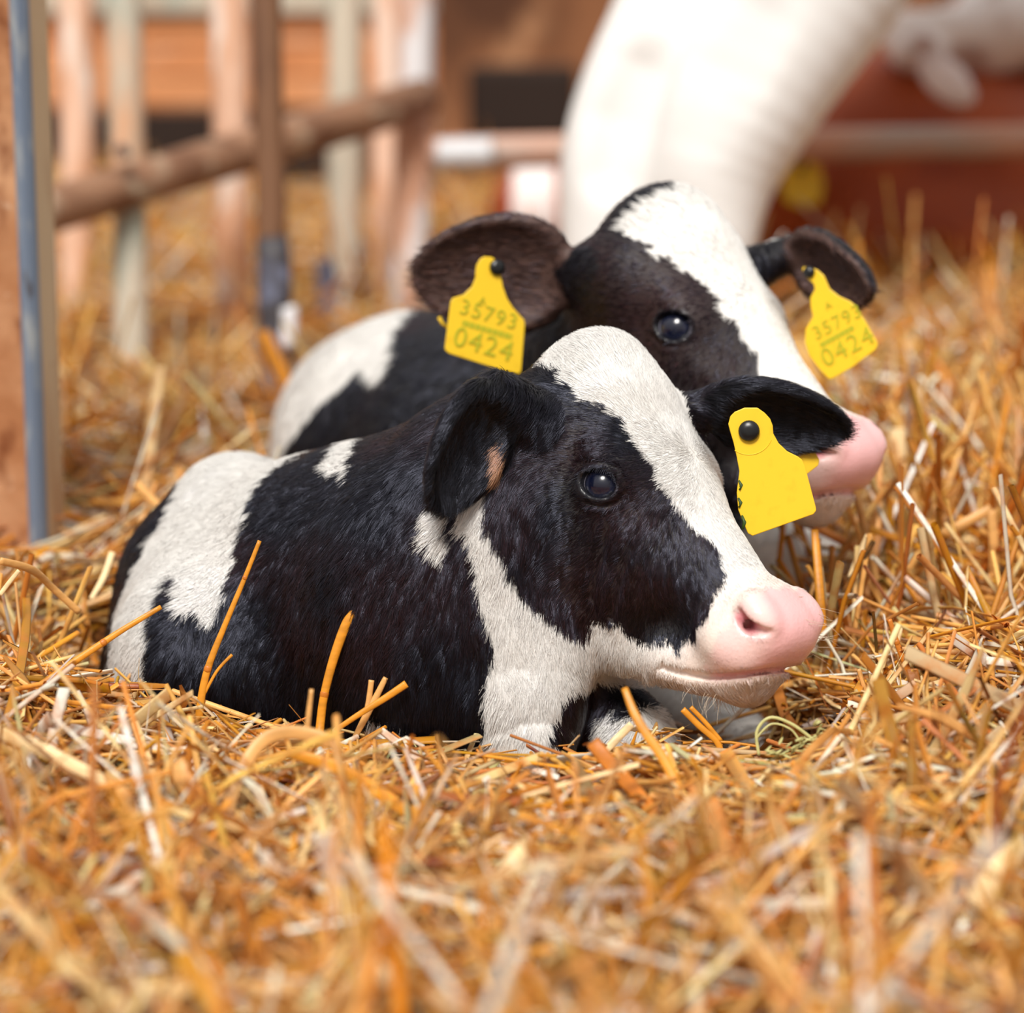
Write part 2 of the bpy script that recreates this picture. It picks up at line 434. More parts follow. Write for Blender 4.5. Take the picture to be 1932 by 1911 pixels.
# ------------------------------------------------------------------ calf 2 (behind) shape
H2 = Head(P(1424, 566, 1.790), 50, 47, -3, 1.04)
E2L = dict(c=P(932, 517, 1.84), d=P(790, 505, 1.84) - P(1080, 500, 1.84), m=nrm(-FWD * 0.9 - UP * 0.25 + RIGHT * 0.15), a=0.065, b=0.047)
E2R = dict(c=P(1566, 512, 1.84), d=P(1665, 560, 1.80) - P(1480, 470, 1.90), m=nrm(-FWD * 0.8 - UP * 0.45 - RIGHT * 0.25), a=0.054, b=0.030)
E2R['root'] = H2.world((4.8, -6.2, -4.4)); E2L['root'] = H2.world((-4.8, -6.8, -4.4))
def calf2(p):
    d = H2.sdf(p)
    d = smin(d, ellip(p, H2.world((0, -9.5, -3.0)), (0.036, 0.04, 0.034)), 0.03)
    d = smin(d, chain(p, [H2.world((0, -6, -7)), P(1100, 800, 2.02), P(950, 880, 2.10)], [0.060, 0.095, 0.12]), 0.03)
    d = smin(d, chain(p, [P(950, 890, 2.10), P(800, 855, 2.22), P(752, 842, 2.32)], [0.125, 0.128, 0.125], 0.03), 0.04)
    d = smin(d, ellip(p, P(700, 960, 2.24), (0.085, 0.12, 0.11)), 0.05)
    d = smin(d, chain(p, [P(1250, 1000, 1.98), P(1330, 1150, 1.97)], [0.085, 0.08]), 0.04)
    # far foreleg stretched forward, near foreleg folded
    d = smin(d, chain(p, [P(1130, 1210, 1.92), P(1290, 1340, 1.83), P(1440, 1425, 1.755)], [0.05, 0.029, 0.021]), 0.02)
    d = smin(d, chain(p, [P(1400, 1080, 1.95), P(1540, 1085, 1.93), P(1610, 1140, 1.92)], [0.055, 0.036, 0.026]), 0.03)
    eL = ear_sdf(p, **E2L); eR = ear_sdf(p, **E2R)
    d = smin(d, cone(p, E2R['root'], E2R['c'] - nrm(E2R['d']) * 0.050 - E2R['m'] * 0.006, 0.022, 0.013), 0.02)
    d = smin(d, cone(p, E2L['root'], E2L['c'] - nrm(E2L['d']) * 0.060 - E2L['m'] * 0.008, 0.026, 0.014), 0.03)
    d = smin(d, eL, 0.006); d = smin(d, eR, 0.006)
    return d

WHITE = np.array([0.82, 0.80, 0.765]); BLACK = np.array([0.0036, 0.0032, 0.0052]); BROWN = np.array([0.024, 0.0085, 0.0085])
PINK = np.array([0.87, 0.49, 0.49]); PEACH = np.array([0.88, 0.71, 0.62])
C1_WHITE = [
 [(1040,600),(1020,668),(1022,700),(1064,708),(1092,748),(1134,770),(1184,800),(1207,842),(1240,885),(1260,923),(1283,965),(1320,998),(1349,1036),(1367,1073),(1366,1092),(1344,1120),(1335,1153),(1320,1182),(1297,1210),(1278,1231),(1262,1213),(1222,1212),(1184,1200),(1165,1172),(1118,1177),(1104,1200),(1085,1205),(1052,1177),(1024,1149),(986,1120),(967,1083),(948,1045),(920,1012),(915,965),(914,906),(897,910),(870,942),(864,973),(864,996),(880,1015),(897,1025),(897,1078),(906,1149),(925,1186),(934,1229),(920,1280),(915,1332),(908,1500),(1050,1500),(1040,1400),(1035,1375),(1048,1345),(1062,1306),(1100,1292),(1150,1285),(1300,1330),(1420,1400),(1620,1300),(1600,1080),(1480,1040),(1405,985),(1390,946),(1386,911),(1380,879),(1377,859),(1376,827),(1366,807),(1354,781),(1336,765),(1316,736),(1280,650),(1230,560)],
 [(600,850),(575,863),(513,898),(485,934),(470,987),(458,1025),(451,1067),(432,1101),(418,1144),(399,1172),(385,1148),(332,1153),(342,1115),(347,1089),(331,1077),(323,1100),(306,1134),(290,1163),(282,1215),(278,1263),(275,1330),(200,1330),(208,1272),(216,1200),(232,1129),(261,1067),(290,1010),(323,962),(350,900),(420,820)],
 [(700,815),(685,832),(670,858),(666,906),(651,887),(618,889),(637,853),(650,815)],
 [(809,950),(799,994),(797,1034),(810,1020),(836,1055),(840,1030),(851,1027),(845,994),(849,969),(835,945)],
 [(698,1350),(735,1370),(790,1390),(800,1460),(690,1460)],
 [(1120,1405),(1125,1375),(1137,1354),(1160,1346),(1200,1352),(1215,1340),(1300,1345),(1300,1500),(1115,1500)],
]
C2_WHITE = [
 [(1310,325),(1292,347),(1210,382),(1168,420),(1164,432),(1192,446),(1227,460),(1223,477),(1264,493),(1307,517),(1345,561),(1382,604),(1400,635),(1431,679),(1435,740),(1400,1000),(1180,1230),(1150,1290),(1180,1500),(1750,1500),(1750,900),(1560,700),(1519,648),(1506,580),(1509,536),(1494,480),(1450,424),(1332,337)],
 [(500,880),(540,700),(640,560),(800,560),(774,596),(748,628),(738,680),(717,727),(680,701),(628,738),(586,774),(549,827),(534,868)],
]
def coat_colours(V, head, polys, brown_at):
    uv, dep = proj(V)
    j = np.stack([vnoise(V * 130, 1), vnoise(V * 130, 2)], 1) - 0.5
    j2 = np.stack([vnoise(V * 420, 3), vnoise(V * 420, 4)], 1) - 0.5
    uvj = uv + j * 14 + j2 * 12
    w = np.zeros(len(V), bool)
    for q in polys: w |= inpoly(uvj, q)
    br = np.clip((vnoise(V * 22, 7) - 0.45) * 3, 0, 1) * 0.5
    for (u, v, r, s) in brown_at:
        br = np.maximum(br, s * np.clip(1.3 - np.hypot(uv[:, 0] - u, uv[:, 1] - v) / r, 0, 1))
    blk = BLACK + (BROWN - BLACK) * br[:, None]
    wh = WHITE * (0.96 + 0.06 * vnoise(V * 60, 9))[:, None]
    C = np.where(w[:, None], wh, blk)
    q = head.local(V)
    hd = head_sdf(q)
    pad = np.clip((q[:, 1] - 11.9 + 0.30 * (q[:, 2] + 3) + (vnoise(V * 160, 5) - 0.5) * 1.2) / 1.1, 0, 1) * (q[:, 2] < 0.5)
    zl = mouth_z(q[:, 1]) - q[:, 2]; low = np.clip(1.1 - zl / 0.55, 0, 1) * np.clip((q[:, 1] - 12.5) / 1.5, 0, 1)     # lips
    fuzz = np.clip((q[:, 1] - 8.6) / 3.2, 0, 1) * 0.75
    pad = np.where(zl > 0, np.minimum(pad, low), pad)
    near = (np.abs(hd) < 1.0)
    fuzz = np.where(near & w, fuzz, 0)[:, None]; pk = np.where(near & w, pad, 0)[:, None]
    C = C + (PEACH - C) * fuzz
    C = C + (PINK - C) * pk
    ins = np.where(near, np.clip((-hd - 0.02) / 0.3, 0, 1), 0)     # flesh inside the nostril
    x = np.abs(q[:, 0]); nd = np.abs(chain(np.stack([x, q[:, 1], q[:, 2]], 1), [(3.55, 12.5, -2.0), (3.4, 13.5, -1.95), (2.6, 12.8, -2.5)], [0.2, 0.2, 0.2])) + 0.2
    side = np.clip((x - 2.4) / 1.0, 0, 1) * 0.6; C = C + (np.array([0.88, 0.68, 0.63]) - C) * (side * pk[:, 0])[:, None]
    flesh = np.clip(1.5 - nd / 0.5, 0, 1)[:, None] * np.where(near, 1, 0)[:, None] * 0.85
    C = C + (np.array([0.42, 0.07, 0.10]) - C) * flesh
    # eyelids dark
    p = np.stack([x, q[:, 1], q[:, 2]], 1)
    ed = ellip(p, EYE_C + EYE_O * 1.3, (1.72, 1.36, 1.5), np.stack([EYE_U, EYE_V, EYE_O]))
    lidm = np.clip(0.5 - ed / 0.25, 0, 1)[:, None]
    C = C + (np.array([0.010, 0.010, 0.014]) - C) * lidm
    return C, w, np.maximum(pk[:, 0], lidm[:, 0] * 0.9), fuzz[:, 0]

def fur(name, parent, V, N, F, C, furry, flow, count, length, rad, mat, weight=None, seed=3):
    """hair strands rooted on the body's skin, combed along the flow field"""
    r = np.random.default_rng(seed)
    T = np.concatenate([F[:, [0, 1, 2]], F[:, [0, 2, 3]]])
    A = 0.5 * np.linalg.norm(np.cross(V[T[:, 1]] - V[T[:, 0]], V[T[:, 2]] - V[T[:, 0]]), axis=1)
    wgt = A * furry[T].mean(1)
    if weight is not None: wgt = wgt * weight[T].mean(1)
    pick = r.choice(len(T), count, p=wgt / wgt.sum()); t = T[pick]
    a = r.random(count); b = r.random(count); s = a + b > 1; a[s] = 1 - a[s]; b[s] = 1 - b[s]
    w = np.stack([1 - a - b, a, b], 1)[:, :, None]
    R = (V[t] * w).sum(1); n = nrm((N[t] * w).sum(1)); c = C[t][np.arange(count), np.argmax(w[:, :, 0], 1)]
    L = (length[t] * w[:, :, 0]).sum(1) * (0.65 + 0.6 * r.random(count))
    fl = (flow[t] * w).sum(1)
    cl = np.stack([vnoise(R * 170, k) for k in (31, 32, 33)], 1) - 0.5      # locks
    cl2 = np.stack([vnoise(R * 40, k) for k in (41, 42, 43)], 1) - 0.5
    fl = nrm(fl) + cl * 0.55 + cl2 * 0.55 + (r.random((count, 3)) - 0.5) * 0.35
    tg = nrm(fl - n * (fl * n).sum(1)[:, None])
    lift = 0.30 + 0.25 * r.random(count)
    K = 4; ss = np.linspace(0, 1, K)
    pts = np.stack([R - n * 0.0006 + tg * (L * q)[:, None] + n * (L * lift * (q - 0.62 * q * q))[:, None] for q in ss], 1)
    rr = np.stack([np.full(count, rad * (1 - 0.8 * q)) for q in ss], 1) * (0.7 + 0.6 * r.random(count))[:, None]
    dark = c.mean(1) < 0.1
    c = np.where(dark[:, None], c * np.exp(r.normal(0.0, 0.5, count))[:, None], c * (0.90 + 0.2 * r.random(count))[:, None]); c = np.clip(c, 0, 0.9)
    sc_ = np.where(dark[:, None], np.array([[560.0, 560.0, 90.0]]), np.array([[170.0, 170.0, 90.0]]))
    n = nrm(n + (np.stack([vnoise(R * sc_, k) for k in (61, 62, 63)], 1) - 0.5) * np.where(dark, 0.95, 0.35)[:, None])
    cu = bpy.data.hair_curves.new(name)
    cu.add_curves([K] * count)
    cu.position_data.foreach_set('vector', (pts - origin(parent)).astype(np.float32).ravel())
    ra = cu.attributes.get('radius') or cu.attributes.new('radius', 'FLOAT', 'POINT')
    ra.data.foreach_set('value', rr.astype(np.float32).ravel())
    ca = cu.attributes.new('hair_color', 'FLOAT_COLOR', 'CURVE')
    ca.data.foreach_set('color', np.concatenate([c, np.ones((count, 1))], 1).astype(np.float32).ravel())
    na = cu.attributes.new('root_normal', 'FLOAT_VECTOR', 'CURVE')
    na.data.foreach_set('vector', n.astype(np.float32).ravel())
    o = bpy.data.objects.new(name, cu); COL.objects.link(o); o.parent = parent
    cu.materials.append(mat)
    return o
def strands(name, parent, lines, rad, colour, mat):
    """a few long single hairs (whiskers, lashes), each a list of 4 points"""
    cu = bpy.data.hair_curves.new(name); n = len(lines); K = len(lines[0])
    cu.add_curves([K] * n)
    cu.position_data.foreach_set('vector', (np.array(lines) - origin(parent)).astype(np.float32).ravel())
    ra = cu.attributes.get('radius') or cu.attributes.new('radius', 'FLOAT', 'POINT')
    ra.data.foreach_set('value', np.tile(np.linspace(rad, rad * 0.25, K), n).astype(np.float32))
    ca = cu.attributes.new('hair_color', 'FLOAT_COLOR', 'CURVE')
    ca.data.foreach_set('color', np.tile(np.array([*colour, 1.0]), n).astype(np.float32))
    na = cu.attributes.new('root_normal', 'FLOAT_VECTOR', 'CURVE')
    na.data.foreach_set('vector', np.tile(-FWD, n).astype(np.float32))
    o = bpy.data.objects.new(name, cu); COL.objects.link(o); o.parent = parent; cu.materials.append(mat)
    return o

def eye_material():
    m = bpy.data.materials.new('calf_eye'); m.use_nodes = True; n = m.node_tree; b = n.nodes['Principled BSDF']
    a = n.nodes.new('ShaderNodeAttribute'); a.attribute_name = 'iris'; n.links.new(a.outputs['Color'], b.inputs['Base Color'])
    b.inputs['Roughness'].default_value = 0.25; b.inputs['Coat Weight'].default_value = 0.7; b.inputs['Coat Roughness'].default_value = 0.02
    return m
M_EYE = eye_material()
def eyeball(head, sx, parent):
    c = EYE_C * np.array([sx, 1, 1]); o = EYE_O * np.array([sx, 1, 1]); u = EYE_U * np.array([sx, 1, 1]); v = EYE_V * np.array([sx, 1, 1])
    nu, nv = 48, 40; V = []; C = []
    for i in range(nv + 1):
        th = math.pi * i / nv
        for j in range(nu):
            ph = 2 * math.pi * j / nu
            bulge = 1.0 + 0.06 * max(0, math.cos(th)) ** 6
            q = c + EYE_R * bulge * (o * math.cos(th) + (u * math.cos(ph) + v * math.sin(ph)) * math.sin(th))
            V.append(head.world(q))
            su = math.sin(th) * math.cos(ph); sv = math.sin(th) * math.sin(ph)
            e = math.hypot(su / 0.52, sv / 0.40); e2 = math.hypot(su / 0.66, sv / 0.62)
            if math.cos(th) < 0.1: col = (0.25, 0.22, 0.25)
            elif e < 1: col = (0.003, 0.005, 0.020)
            elif e2 < 1: col = (0.014, 0.017, 0.040)
            elif e2 < 1.12: col = (0.010, 0.010, 0.016)
            else: col = (0.36, 0.34, 0.42)
            C.append(col)
    F = np.array([[i * nu + j, (i + 1) * nu + j, (i + 1) * nu + (j + 1) % nu, i * nu + (j + 1) % nu] for i in range(nv) for j in range(nu)])
    if sx < 0: F = F[:, ::-1].copy()
    o_ = build('eye', np.array(V), F, M_EYE, parent)
    setcol(o_.data, 'iris', np.array(C))
    return o_

def body(name, fn, lo, hi, h, base):
    V, F = surface(fn, lo, hi, h)
    N = gradient(fn, V, h * 0.6)
    return V, F, N

def ears_weight(V, ears):
    r = np.zeros(len(V)); D = np.zeros((len(V), 3)); inner = np.zeros(len(V))
    for e in ears:
        d = np.abs(ear_sdf(V.astype(np.float32), **{k: e[k] for k in e if k != 'root'})); w = d < 0.003
        r[w] = 1; D[w] = nrm(e['d'])
        R = frame_axes(e['d'], e['m']); q = (V - e['c']) @ R.T
        G = gradient(lambda p: ear_sdf(p, **{k: e[k] for k in e if k != 'root'}), V, 0.001)
        inner[w & ((G @ R[2]) > 0.25)] = 1
        st = cone(V, e['root'], e['c'] - nrm(e['d']) * 0.04, 0.024, 0.016) < 0.004
        r[st & (r < 0.5)] = 0.6; D[st & (np.abs(D).sum(1) == 0)] = nrm(e['d'])
    return r, D, inner

def make_calf(fn, head, ears, polys, browns, lo, hi, h, base, label, hairs, hlen, hrad, back, inner_col, tan=None):
    V, F, N = body('calf', fn, lo, hi, h, base)
    C, w, wet, fuzz = coat_colours(V, head, polys, browns)
    ew, eD, inn = ears_weight(V, ears)
    em = ew > 0
    C[em] = BLACK + (BROWN - BLACK) * (0.2 * vnoise(V[em] * 40, 3))[:, None]
    C[inn > 0] = inner_col
    if tan is not None: C[inpoly(proj(V)[0], tan)] = (0.42, 0.22, 0.12)
    o = build('calf', V, F, M_COAT, None, base)
    tag(o, label, 'calf')
    setcol(o.data, 'coat', np.concatenate([C, wet[:, None]], 1))
    # combing directions
    q = head.local(V); hs = head_sdf(q) * head.k
    hw = np.clip(1 - (hs - 0.004) / 0.03, 0, 1) * np.clip((q[:, 2] + 13.5) / 3.5, 0, 1)
    whorl = q - np.array([0, 0, -1.0]); 
    fh = nrm(whorl) @ head.R
    fb = np.tile(np.array([0, 0, -1.0]) + back, (len(V), 1))
    flow = fh * hw[:, None] + fb * (1 - hw)[:, None]
    flow[em] = eD[em]
    furry = np.clip(1 - wet * 1.15, 0, 1) * np.where(fuzz > 0, 1 - 0.35 * fuzz, 1)
    pad_ = (q[:, 1] > 11.6) & (np.abs(hs) < 0.006) & (q[:, 2] > mouth_z(q[:, 1]) - 0.5)
    furry[pad_] = np.where(np.abs(q[pad_, 0]) > 2.9, 0.5, 0.03) * (q[pad_, 2] < -1.9)
    length = hlen * (1 - 0.45 * hw) * (1 - 0.5 * fuzz)
    length[pad_] = hlen * 0.28
    length[(q[:, 2] < mouth_z(q[:, 1]) - 0.9) & (q[:, 1] > 9.5) & (np.abs(hs) < 0.006)] *= 2.0
    length[(q[:, 1] < -7.5) & (np.abs(hs) < 0.006) & (q[:, 2] > -5)] *= 1.6
    length[em] = hlen * 0.9
    length[inn > 0] = hlen * 1.0
    face = (N * nrm(CAM - V)).sum(1)
    weight = np.where(face > -0.25, 1.0, 0.15) * (1 + 0.6 * hw)
    fur('fur', o, V, N, F, C, furry, flow, hairs, length, hrad, M_FUR, weight)
    for sx in (-1, 1): eyeball(head, sx, o)
    return o, V, N, q
C1_BASE = P(640, 1430, 1.74); C2_BASE = P(900, 1200, 2.15)
c1, V1, N1, Q1 = make_calf(calf1, H1, [E1L, E1R], C1_WHITE, [(1190, 960, 90, 0.7), (1080, 1130, 120, 0.55), (900, 1150, 80, 0.3)],
    [-0.37, 1.35, -0.09], [0.27, 2.10, 0.36], 0.0020, C1_BASE,
    'black and white calf with one yellow ear tag resting its pink muzzle low in front', 420000, 0.0105, 0.00020,
    np.array([-0.25, 0.35, 0]), np.array([0.005, 0.004, 0.004]), [(930,838),(948,834),(957,852),(951,900),(932,904)])
c2, V2, N2, Q2 = make_calf(calf2, H2, [E2L, E2R], C2_WHITE, [(1240, 590, 150, 1.0), (1110, 500, 90, 0.8), (1350, 690, 90, 0.7)],
    [-0.33, 1.60, -0.05], [0.36, 2.58, 0.48], 0.0032, C2_BASE,
    'black and white calf lying behind, with yellow tags in both ears', 90000, 0.010, 0.00035,
    np.array([-0.25, 0.35, 0]), np.array([0.075, 0.038, 0.030]))
#%%REST
# ------------------------------------------------------------------ the straw floor
GC = [(100,1911,1.17,0),(966,1911,1.19,0),(1850,1911,1.17,0),(966,1750,1.28,0),(200,1520,1.44,0),(966,1600,1.36,0),(1750,1500,1.43,0),
      (600,1410,1.55,0),(300,1335,1.60,0),(300,1385,1.73,0),(225,1345,1.72,0),(230,1345,1.82,0),(150,1270,1.74,0),(60,1270,1.62,0),(1000,1442,1.53,0),(1300,1420,1.55,0),(1500,1395,1.58,0),(1850,1230,1.64,0),(1700,1330,1.60,0),
      (600,1425,1.78,0),(850,1440,1.68,0),(400,1390,1.85,0),(1150,1440,1.68,0),(1400,1420,1.72,0),(1600,1310,1.75,0),(1660,1070,2.0,0),(1900,930,2.2,0),
      (1900,640,2.9,0),(1750,590,3.1,0),(130,1080,1.95,0),(300,900,2.3,0),(300,780,2.8,0),(300,570,3.6,0),(700,480,4.0,0),(1000,900,2.4,0),(1300,700,2.6,0),
      (250,330,5.2,0),(1000,400,5.0,0),(1800,430,4.6,0),(-300,1000,2.0,0),(2200,1100,1.9,0),(-200,1700,1.3,0),(2150,1700,1.3,0)]
GP = np.array([P(u, v, d) for u, v, d, _ in GC])
def ground(x, y):
    x = np.asarray(x, float); y = np.asarray(y, float)
    dx = x[..., None] - GP[:, 0]; dy = y[..., None] - GP[:, 1]
    w = 1.0 / ((dx * dx + dy * dy) + 0.004) ** 1.7
    z = (w * GP[:, 2]).sum(-1) / w.sum(-1)
    p = np.stack([x.ravel(), y.ravel(), np.zeros(x.size)], 1)
    return z + ((vnoise(p * 9, 51) - 0.5) * 0.034 + (vnoise(p * 26, 52) - 0.5) * 0.022).reshape(x.shape)
STRAW_COLS = np.array([lin(242, 186, 104), lin(228, 154, 56), lin(249, 216, 156), lin(255, 246, 226), lin(196, 118, 44), lin(208, 200, 148), lin(134, 80, 38)])
STRAW_P = np.array([0.30, 0.27, 0.17, 0.09, 0.10, 0.04, 0.03])
M_STRAW = material('straw', rough=0.42, spec=0.35, attr='straw_color', noise=[((60, 60, 60), 0.45, 0.75, lin(196, 120, 48))], bump=(500, 0.2, 0.001))
# thin stalks let a little light through
_n = M_STRAW.node_tree; _b = _n.nodes['Principled BSDF']; _o = _n.nodes['Material Output']
_t = _n.nodes.new('ShaderNodeBsdfTranslucent'); _m = _n.nodes.new('ShaderNodeMixShader'); _m.inputs[0].default_value = 0.09
_n.links.new(_b.inputs['Base Color'].links[0].from_socket, _t.inputs['Color'])
_n.links.new(_b.outputs[0], _m.inputs[1]); _n.links.new(_t.outputs[0], _m.inputs[2]); _n.links.new(_m.outputs[0], _o.inputs['Surface'])

# the packed litter underneath
gx = np.linspace(-2.2, 2.2, 221); gy = np.concatenate([np.linspace(0.55, 2.6, 170), np.linspace(2.62, 7.0, 110)])
GX, GY = np.meshgrid(gx, gy); GZ = ground(GX, GY) - 0.030
nx_, ny_ = len(gx), len(gy)
Fg = np.array([[j * nx_ + i, j * nx_ + i + 1, (j + 1) * nx_ + i + 1, (j + 1) * nx_ + i] for j in range(ny_ - 1) for i in range(nx_ - 1)])
M_LITTER = material('packed_litter', lin(104, 58, 20), 0.8, 0.2, noise=[((70, 70, 70), 0.4, 0.65, lin(70, 36, 12)), ((160, 160, 160), 0.5, 0.7, lin(160, 100, 40))], bump=(120, 0.8, 0.01))
fl_ = build('floor', np.stack([GX.ravel(), GY.ravel(), GZ.ravel()], 1), Fg, M_LITTER); tag(fl_, kind='structure')

VLINE_U = [-400, 0, 150, 300, 480, 700, 950, 1100, 1250, 1400, 1480, 1560, 1600, 1640, 1932, 2400]
VLINE_V = [1190, 1190, 1235, 1285, 1345, 1375, 1412, 1420, 1390, 1425, 1435, 1415, 1290, 1180, 1120, 1100]
def straw_batch(N, d0, d1, nside, K, what, u0=-420, u1=2350, ws=1.0, ls=1.0, seed=1, steep=0.06):
    r = np.random.default_rng(seed)
    d = np.sqrt(r.random(N) * (d1 * d1 - d0 * d0) + d0 * d0); u = u0 + (u1 - u0) * r.random(N)
    x = d * (u - W / 2) / FPX; y = d * math.cos(PITCH) + r.normal(0, 0.01, N)
    if what == 'stem': L = r.uniform(0.05, 0.25, N); w = r.uniform(0.0010, 0.0025, N); fl = r.uniform(0.35, 0.95, N); sd = 0.17; cp = [.30, .28, .18, .10, .09, .02, .03]; bd = [0.03, 0.09, 0.2]
    elif what == 'blade': L = r.uniform(0.04, 0.15, N); w = r.uniform(0.0014, 0.0042, N); fl = r.uniform(0.08, 0.2, N); sd = 0.24; cp = [.30, .20, .24, .16, .06, .03, .01]; bd = [0.06, 0.2, 0.4]
    elif what == 'wide': L = r.uniform(0.07, 0.26, N); w = r.uniform(0.0022, 0.0052, N); fl = r.uniform(0.10, 0.35, N); sd = 0.16; cp = [.24, .22, .22, .24, .06, .01, .01]; bd = [0.03, 0.12, 0.3]
    elif what == 'hay': L = r.uniform(0.05, 0.14, N); w = r.uniform(0.0003, 0.0007, N); fl = r.uniform(0.4, 0.9, N); sd = 0.30; cp = [.20, .06, .20, .20, .04, .28, .02]; bd = [0.08, 0.25, 0.5]; steep *= 1.5
    else: L = r.uniform(0.006, 0.038, N); w = r.uniform(0.0004, 0.0014, N); fl = r.uniform(0.15, 0.7, N); sd = 0.45; cp = [.26, .22, .18, .16, .10, .04, .04]; bd = [0.03, 0.1, 0.2]
    L = L * ls; w = w * ws
    az = r.uniform(0, 2 * math.pi, N); el = r.normal(0, sd, N); st = r.random(N) < steep; el[st] = r.uniform(0.45, 1.3, st.sum())
    D = np.stack([np.cos(az) * np.cos(el), np.sin(az) * np.cos(el), np.sin(el)], 1)
    zoff = np.where(r.random(N) < 0.5, r.uniform(-0.034, 0.0, N), r.uniform(-0.006, 0.013, N)) + np.where(st, np.abs(D[:, 2]) * L * 0.20, 0)
    if what == 'wide': zoff = r.uniform(-0.004, 0.020, N)
    if what == 'chaff': zoff = r.uniform(-0.02, 0.013, N)
    c = np.stack([x, y, ground(x, y) + zoff], 1)
    bend = nrm(r.normal(0, 1, (N, 3))) * (L * r.choice(bd, N, p=[0.5, 0.35, 0.15]))[:, None]
    t = np.linspace(-0.5, 0.5, K)
    kp = r.uniform(-0.3, 0.3, N); kinked = ((r.random(N) < 0.25) if what in ('stem', 'blade', 'wide') else np.zeros(N, bool))[:, None]
    kd = nrm(D + r.normal(0, 0.6, (N, 3)))
    path = []
    for q in t:
        base = c + D * (L * q)[:, None] + bend * (q * q * 4 - 0.3)
        alt = c + np.where((q > kp)[:, None], D * (L * kp)[:, None] + kd * (L * (q - kp))[:, None], D * (L * q)[:, None])
        path.append(np.where(kinked, alt, base))
    path = np.stack(path, 1)                                  # N,K,3
    # keep out of the animals, and keep the pile low enough in front of them
    ok = np.ones(N, bool)
    flat = path.reshape(-1, 3).astype(np.float32)
    for fn, lo, hi in ((calf1, (-0.36, 1.3, -.12), (0.28, 2.12, .4)), (calf2, (-0.35, 1.58, -.1), (0.4, 2.6, .5))):
        m = ((flat > np.array(lo, np.float32)) & (flat < np.array(hi, np.float32))).all(1)
        dd = np.ones(len(flat), np.float32); dd[m] = fn(flat[m])
        ok &= dd.reshape(N, K).min(1) > -0.002
    uv, dep = proj(path.reshape(-1, 3)); uv = uv.reshape(N, K, 2); dep = dep.reshape(N, K)
    lim = np.interp(uv[:, :, 0], VLINE_U, VLINE_V)
    slack = np.where(r.random(N) < 0.10, 35, 0)[:, None]
    deep = np.where((uv[:, :, 0] > 1040) & (uv[:, :, 0] < 1450), 1.95, np.where((uv[:, :, 0] > 175) & (uv[:, :, 0] < 500), 1.93, 1.66))
    ok &= ~(((dep < deep) & (uv[:, :, 1] < lim - slack)).any(1))
    ok &= dep.min(1) > 0.75
    ok &= ~(((uv[:, :, 0] > -60) & (uv[:, :, 0] < 200) & (dep < 2.03) & (uv[:, :, 1] < 1030)).any(1))
    path = path[ok]; D = D[ok]; w = w[ok]; n = len(path); fl = fl[ok]
    side = nrm(np.cross(D, nrm(r.normal(0, 1, (n, 3)) + np.array([0, 0, 1.2])))); up = np.cross(side, D)
    ang = np.arange(nside) * 2 * math.pi / nside
    ring = side[:, None, :] * np.cos(ang)[None, :, None] + up[:, None, :] * (np.sin(ang)[None, :, None] * fl[:, None, None])
    prof = np.ones((n, K))
    if what in ('blade', 'hay'): prof[:, -1] = 0.35; prof[:, 0] = 0.8
    V = path[:, :, None, :] + ring[:, None] * (w[:, None] * prof)[:, :, None, None]
    ci = r.choice(len(STRAW_COLS), n, p=np.array(cp) / sum(cp)); C = STRAW_COLS[ci] * r.uniform(0.55, 1.15, (n, 1))
    C = np.clip(C + r.normal(0, 0.02, (n, 3)), 0.01, 0.92)
    CV = np.repeat(np.repeat(C[:, None, :], K, 1)[:, :, None, :], nside, 2)
    q = np.arange(n)[:, None, None] * K * nside + np.arange(K - 1)[None, :, None] * nside
    j = np.arange(nside)[None, None, :]; j2 = (j + 1) % nside
    F = np.stack([q + j, q + j2, q + nside + j2, q + nside + j], -1).reshape(-1, 4)
    return V.reshape(-1, 3), F, CV.reshape(-1, 3)
parts = [straw_batch(1100, 0.9, 1.75, 8, 6, 'wide', seed=21), straw_batch(900, 1.7, 3.0, 6, 5, 'wide', ws=1.2, seed=22), straw_batch(19000, 0.86, 2.0, 6, 4, 'stem', seed=1), straw_batch(11000, 0.86, 2.0, 6, 5, 'blade', seed=2),
         straw_batch(26000, 0.95, 1.95, 4, 2, 'chaff', seed=3), straw_batch(5500, 0.95, 2.0, 4, 6, 'hay', seed=4),
         straw_batch(5500, 1.68, 2.4, 6, 4, 'stem', u0=1420, ws=1.5, ls=1.0, seed=5, steep=0.22), straw_batch(11000, 2.0, 3.4, 4, 4, 'stem', ws=1.4, ls=1.15, seed=6, steep=0.04),
         straw_batch(7000, 2.0, 3.4, 4, 4, 'blade', ws=1.4, ls=1.2, seed=7, steep=0.04), straw_batch(14000, 3.3, 5.6, 4, 3, 'stem', ws=1.8, ls=1.2, seed=8, steep=0.03)]
def join_parts(ps):
    o = 0; Vs, Fs, Cs = [], [], []
    for V, F, C in ps: Vs.append(V); Fs.append(F + o); Cs.append(C); o += len(V)
    return np.concatenate(Vs), np.concatenate(Fs), np.concatenate(Cs)
Vs, Fs, Cs = join_parts(parts)
st_ = build('straw_bedding', Vs, Fs, M_STRAW)
setcol(st_.data, 'straw_color', Cs)
tag(st_, 'thick bed of loose golden straw covering the pen floor', 'straw', kind='stuff')

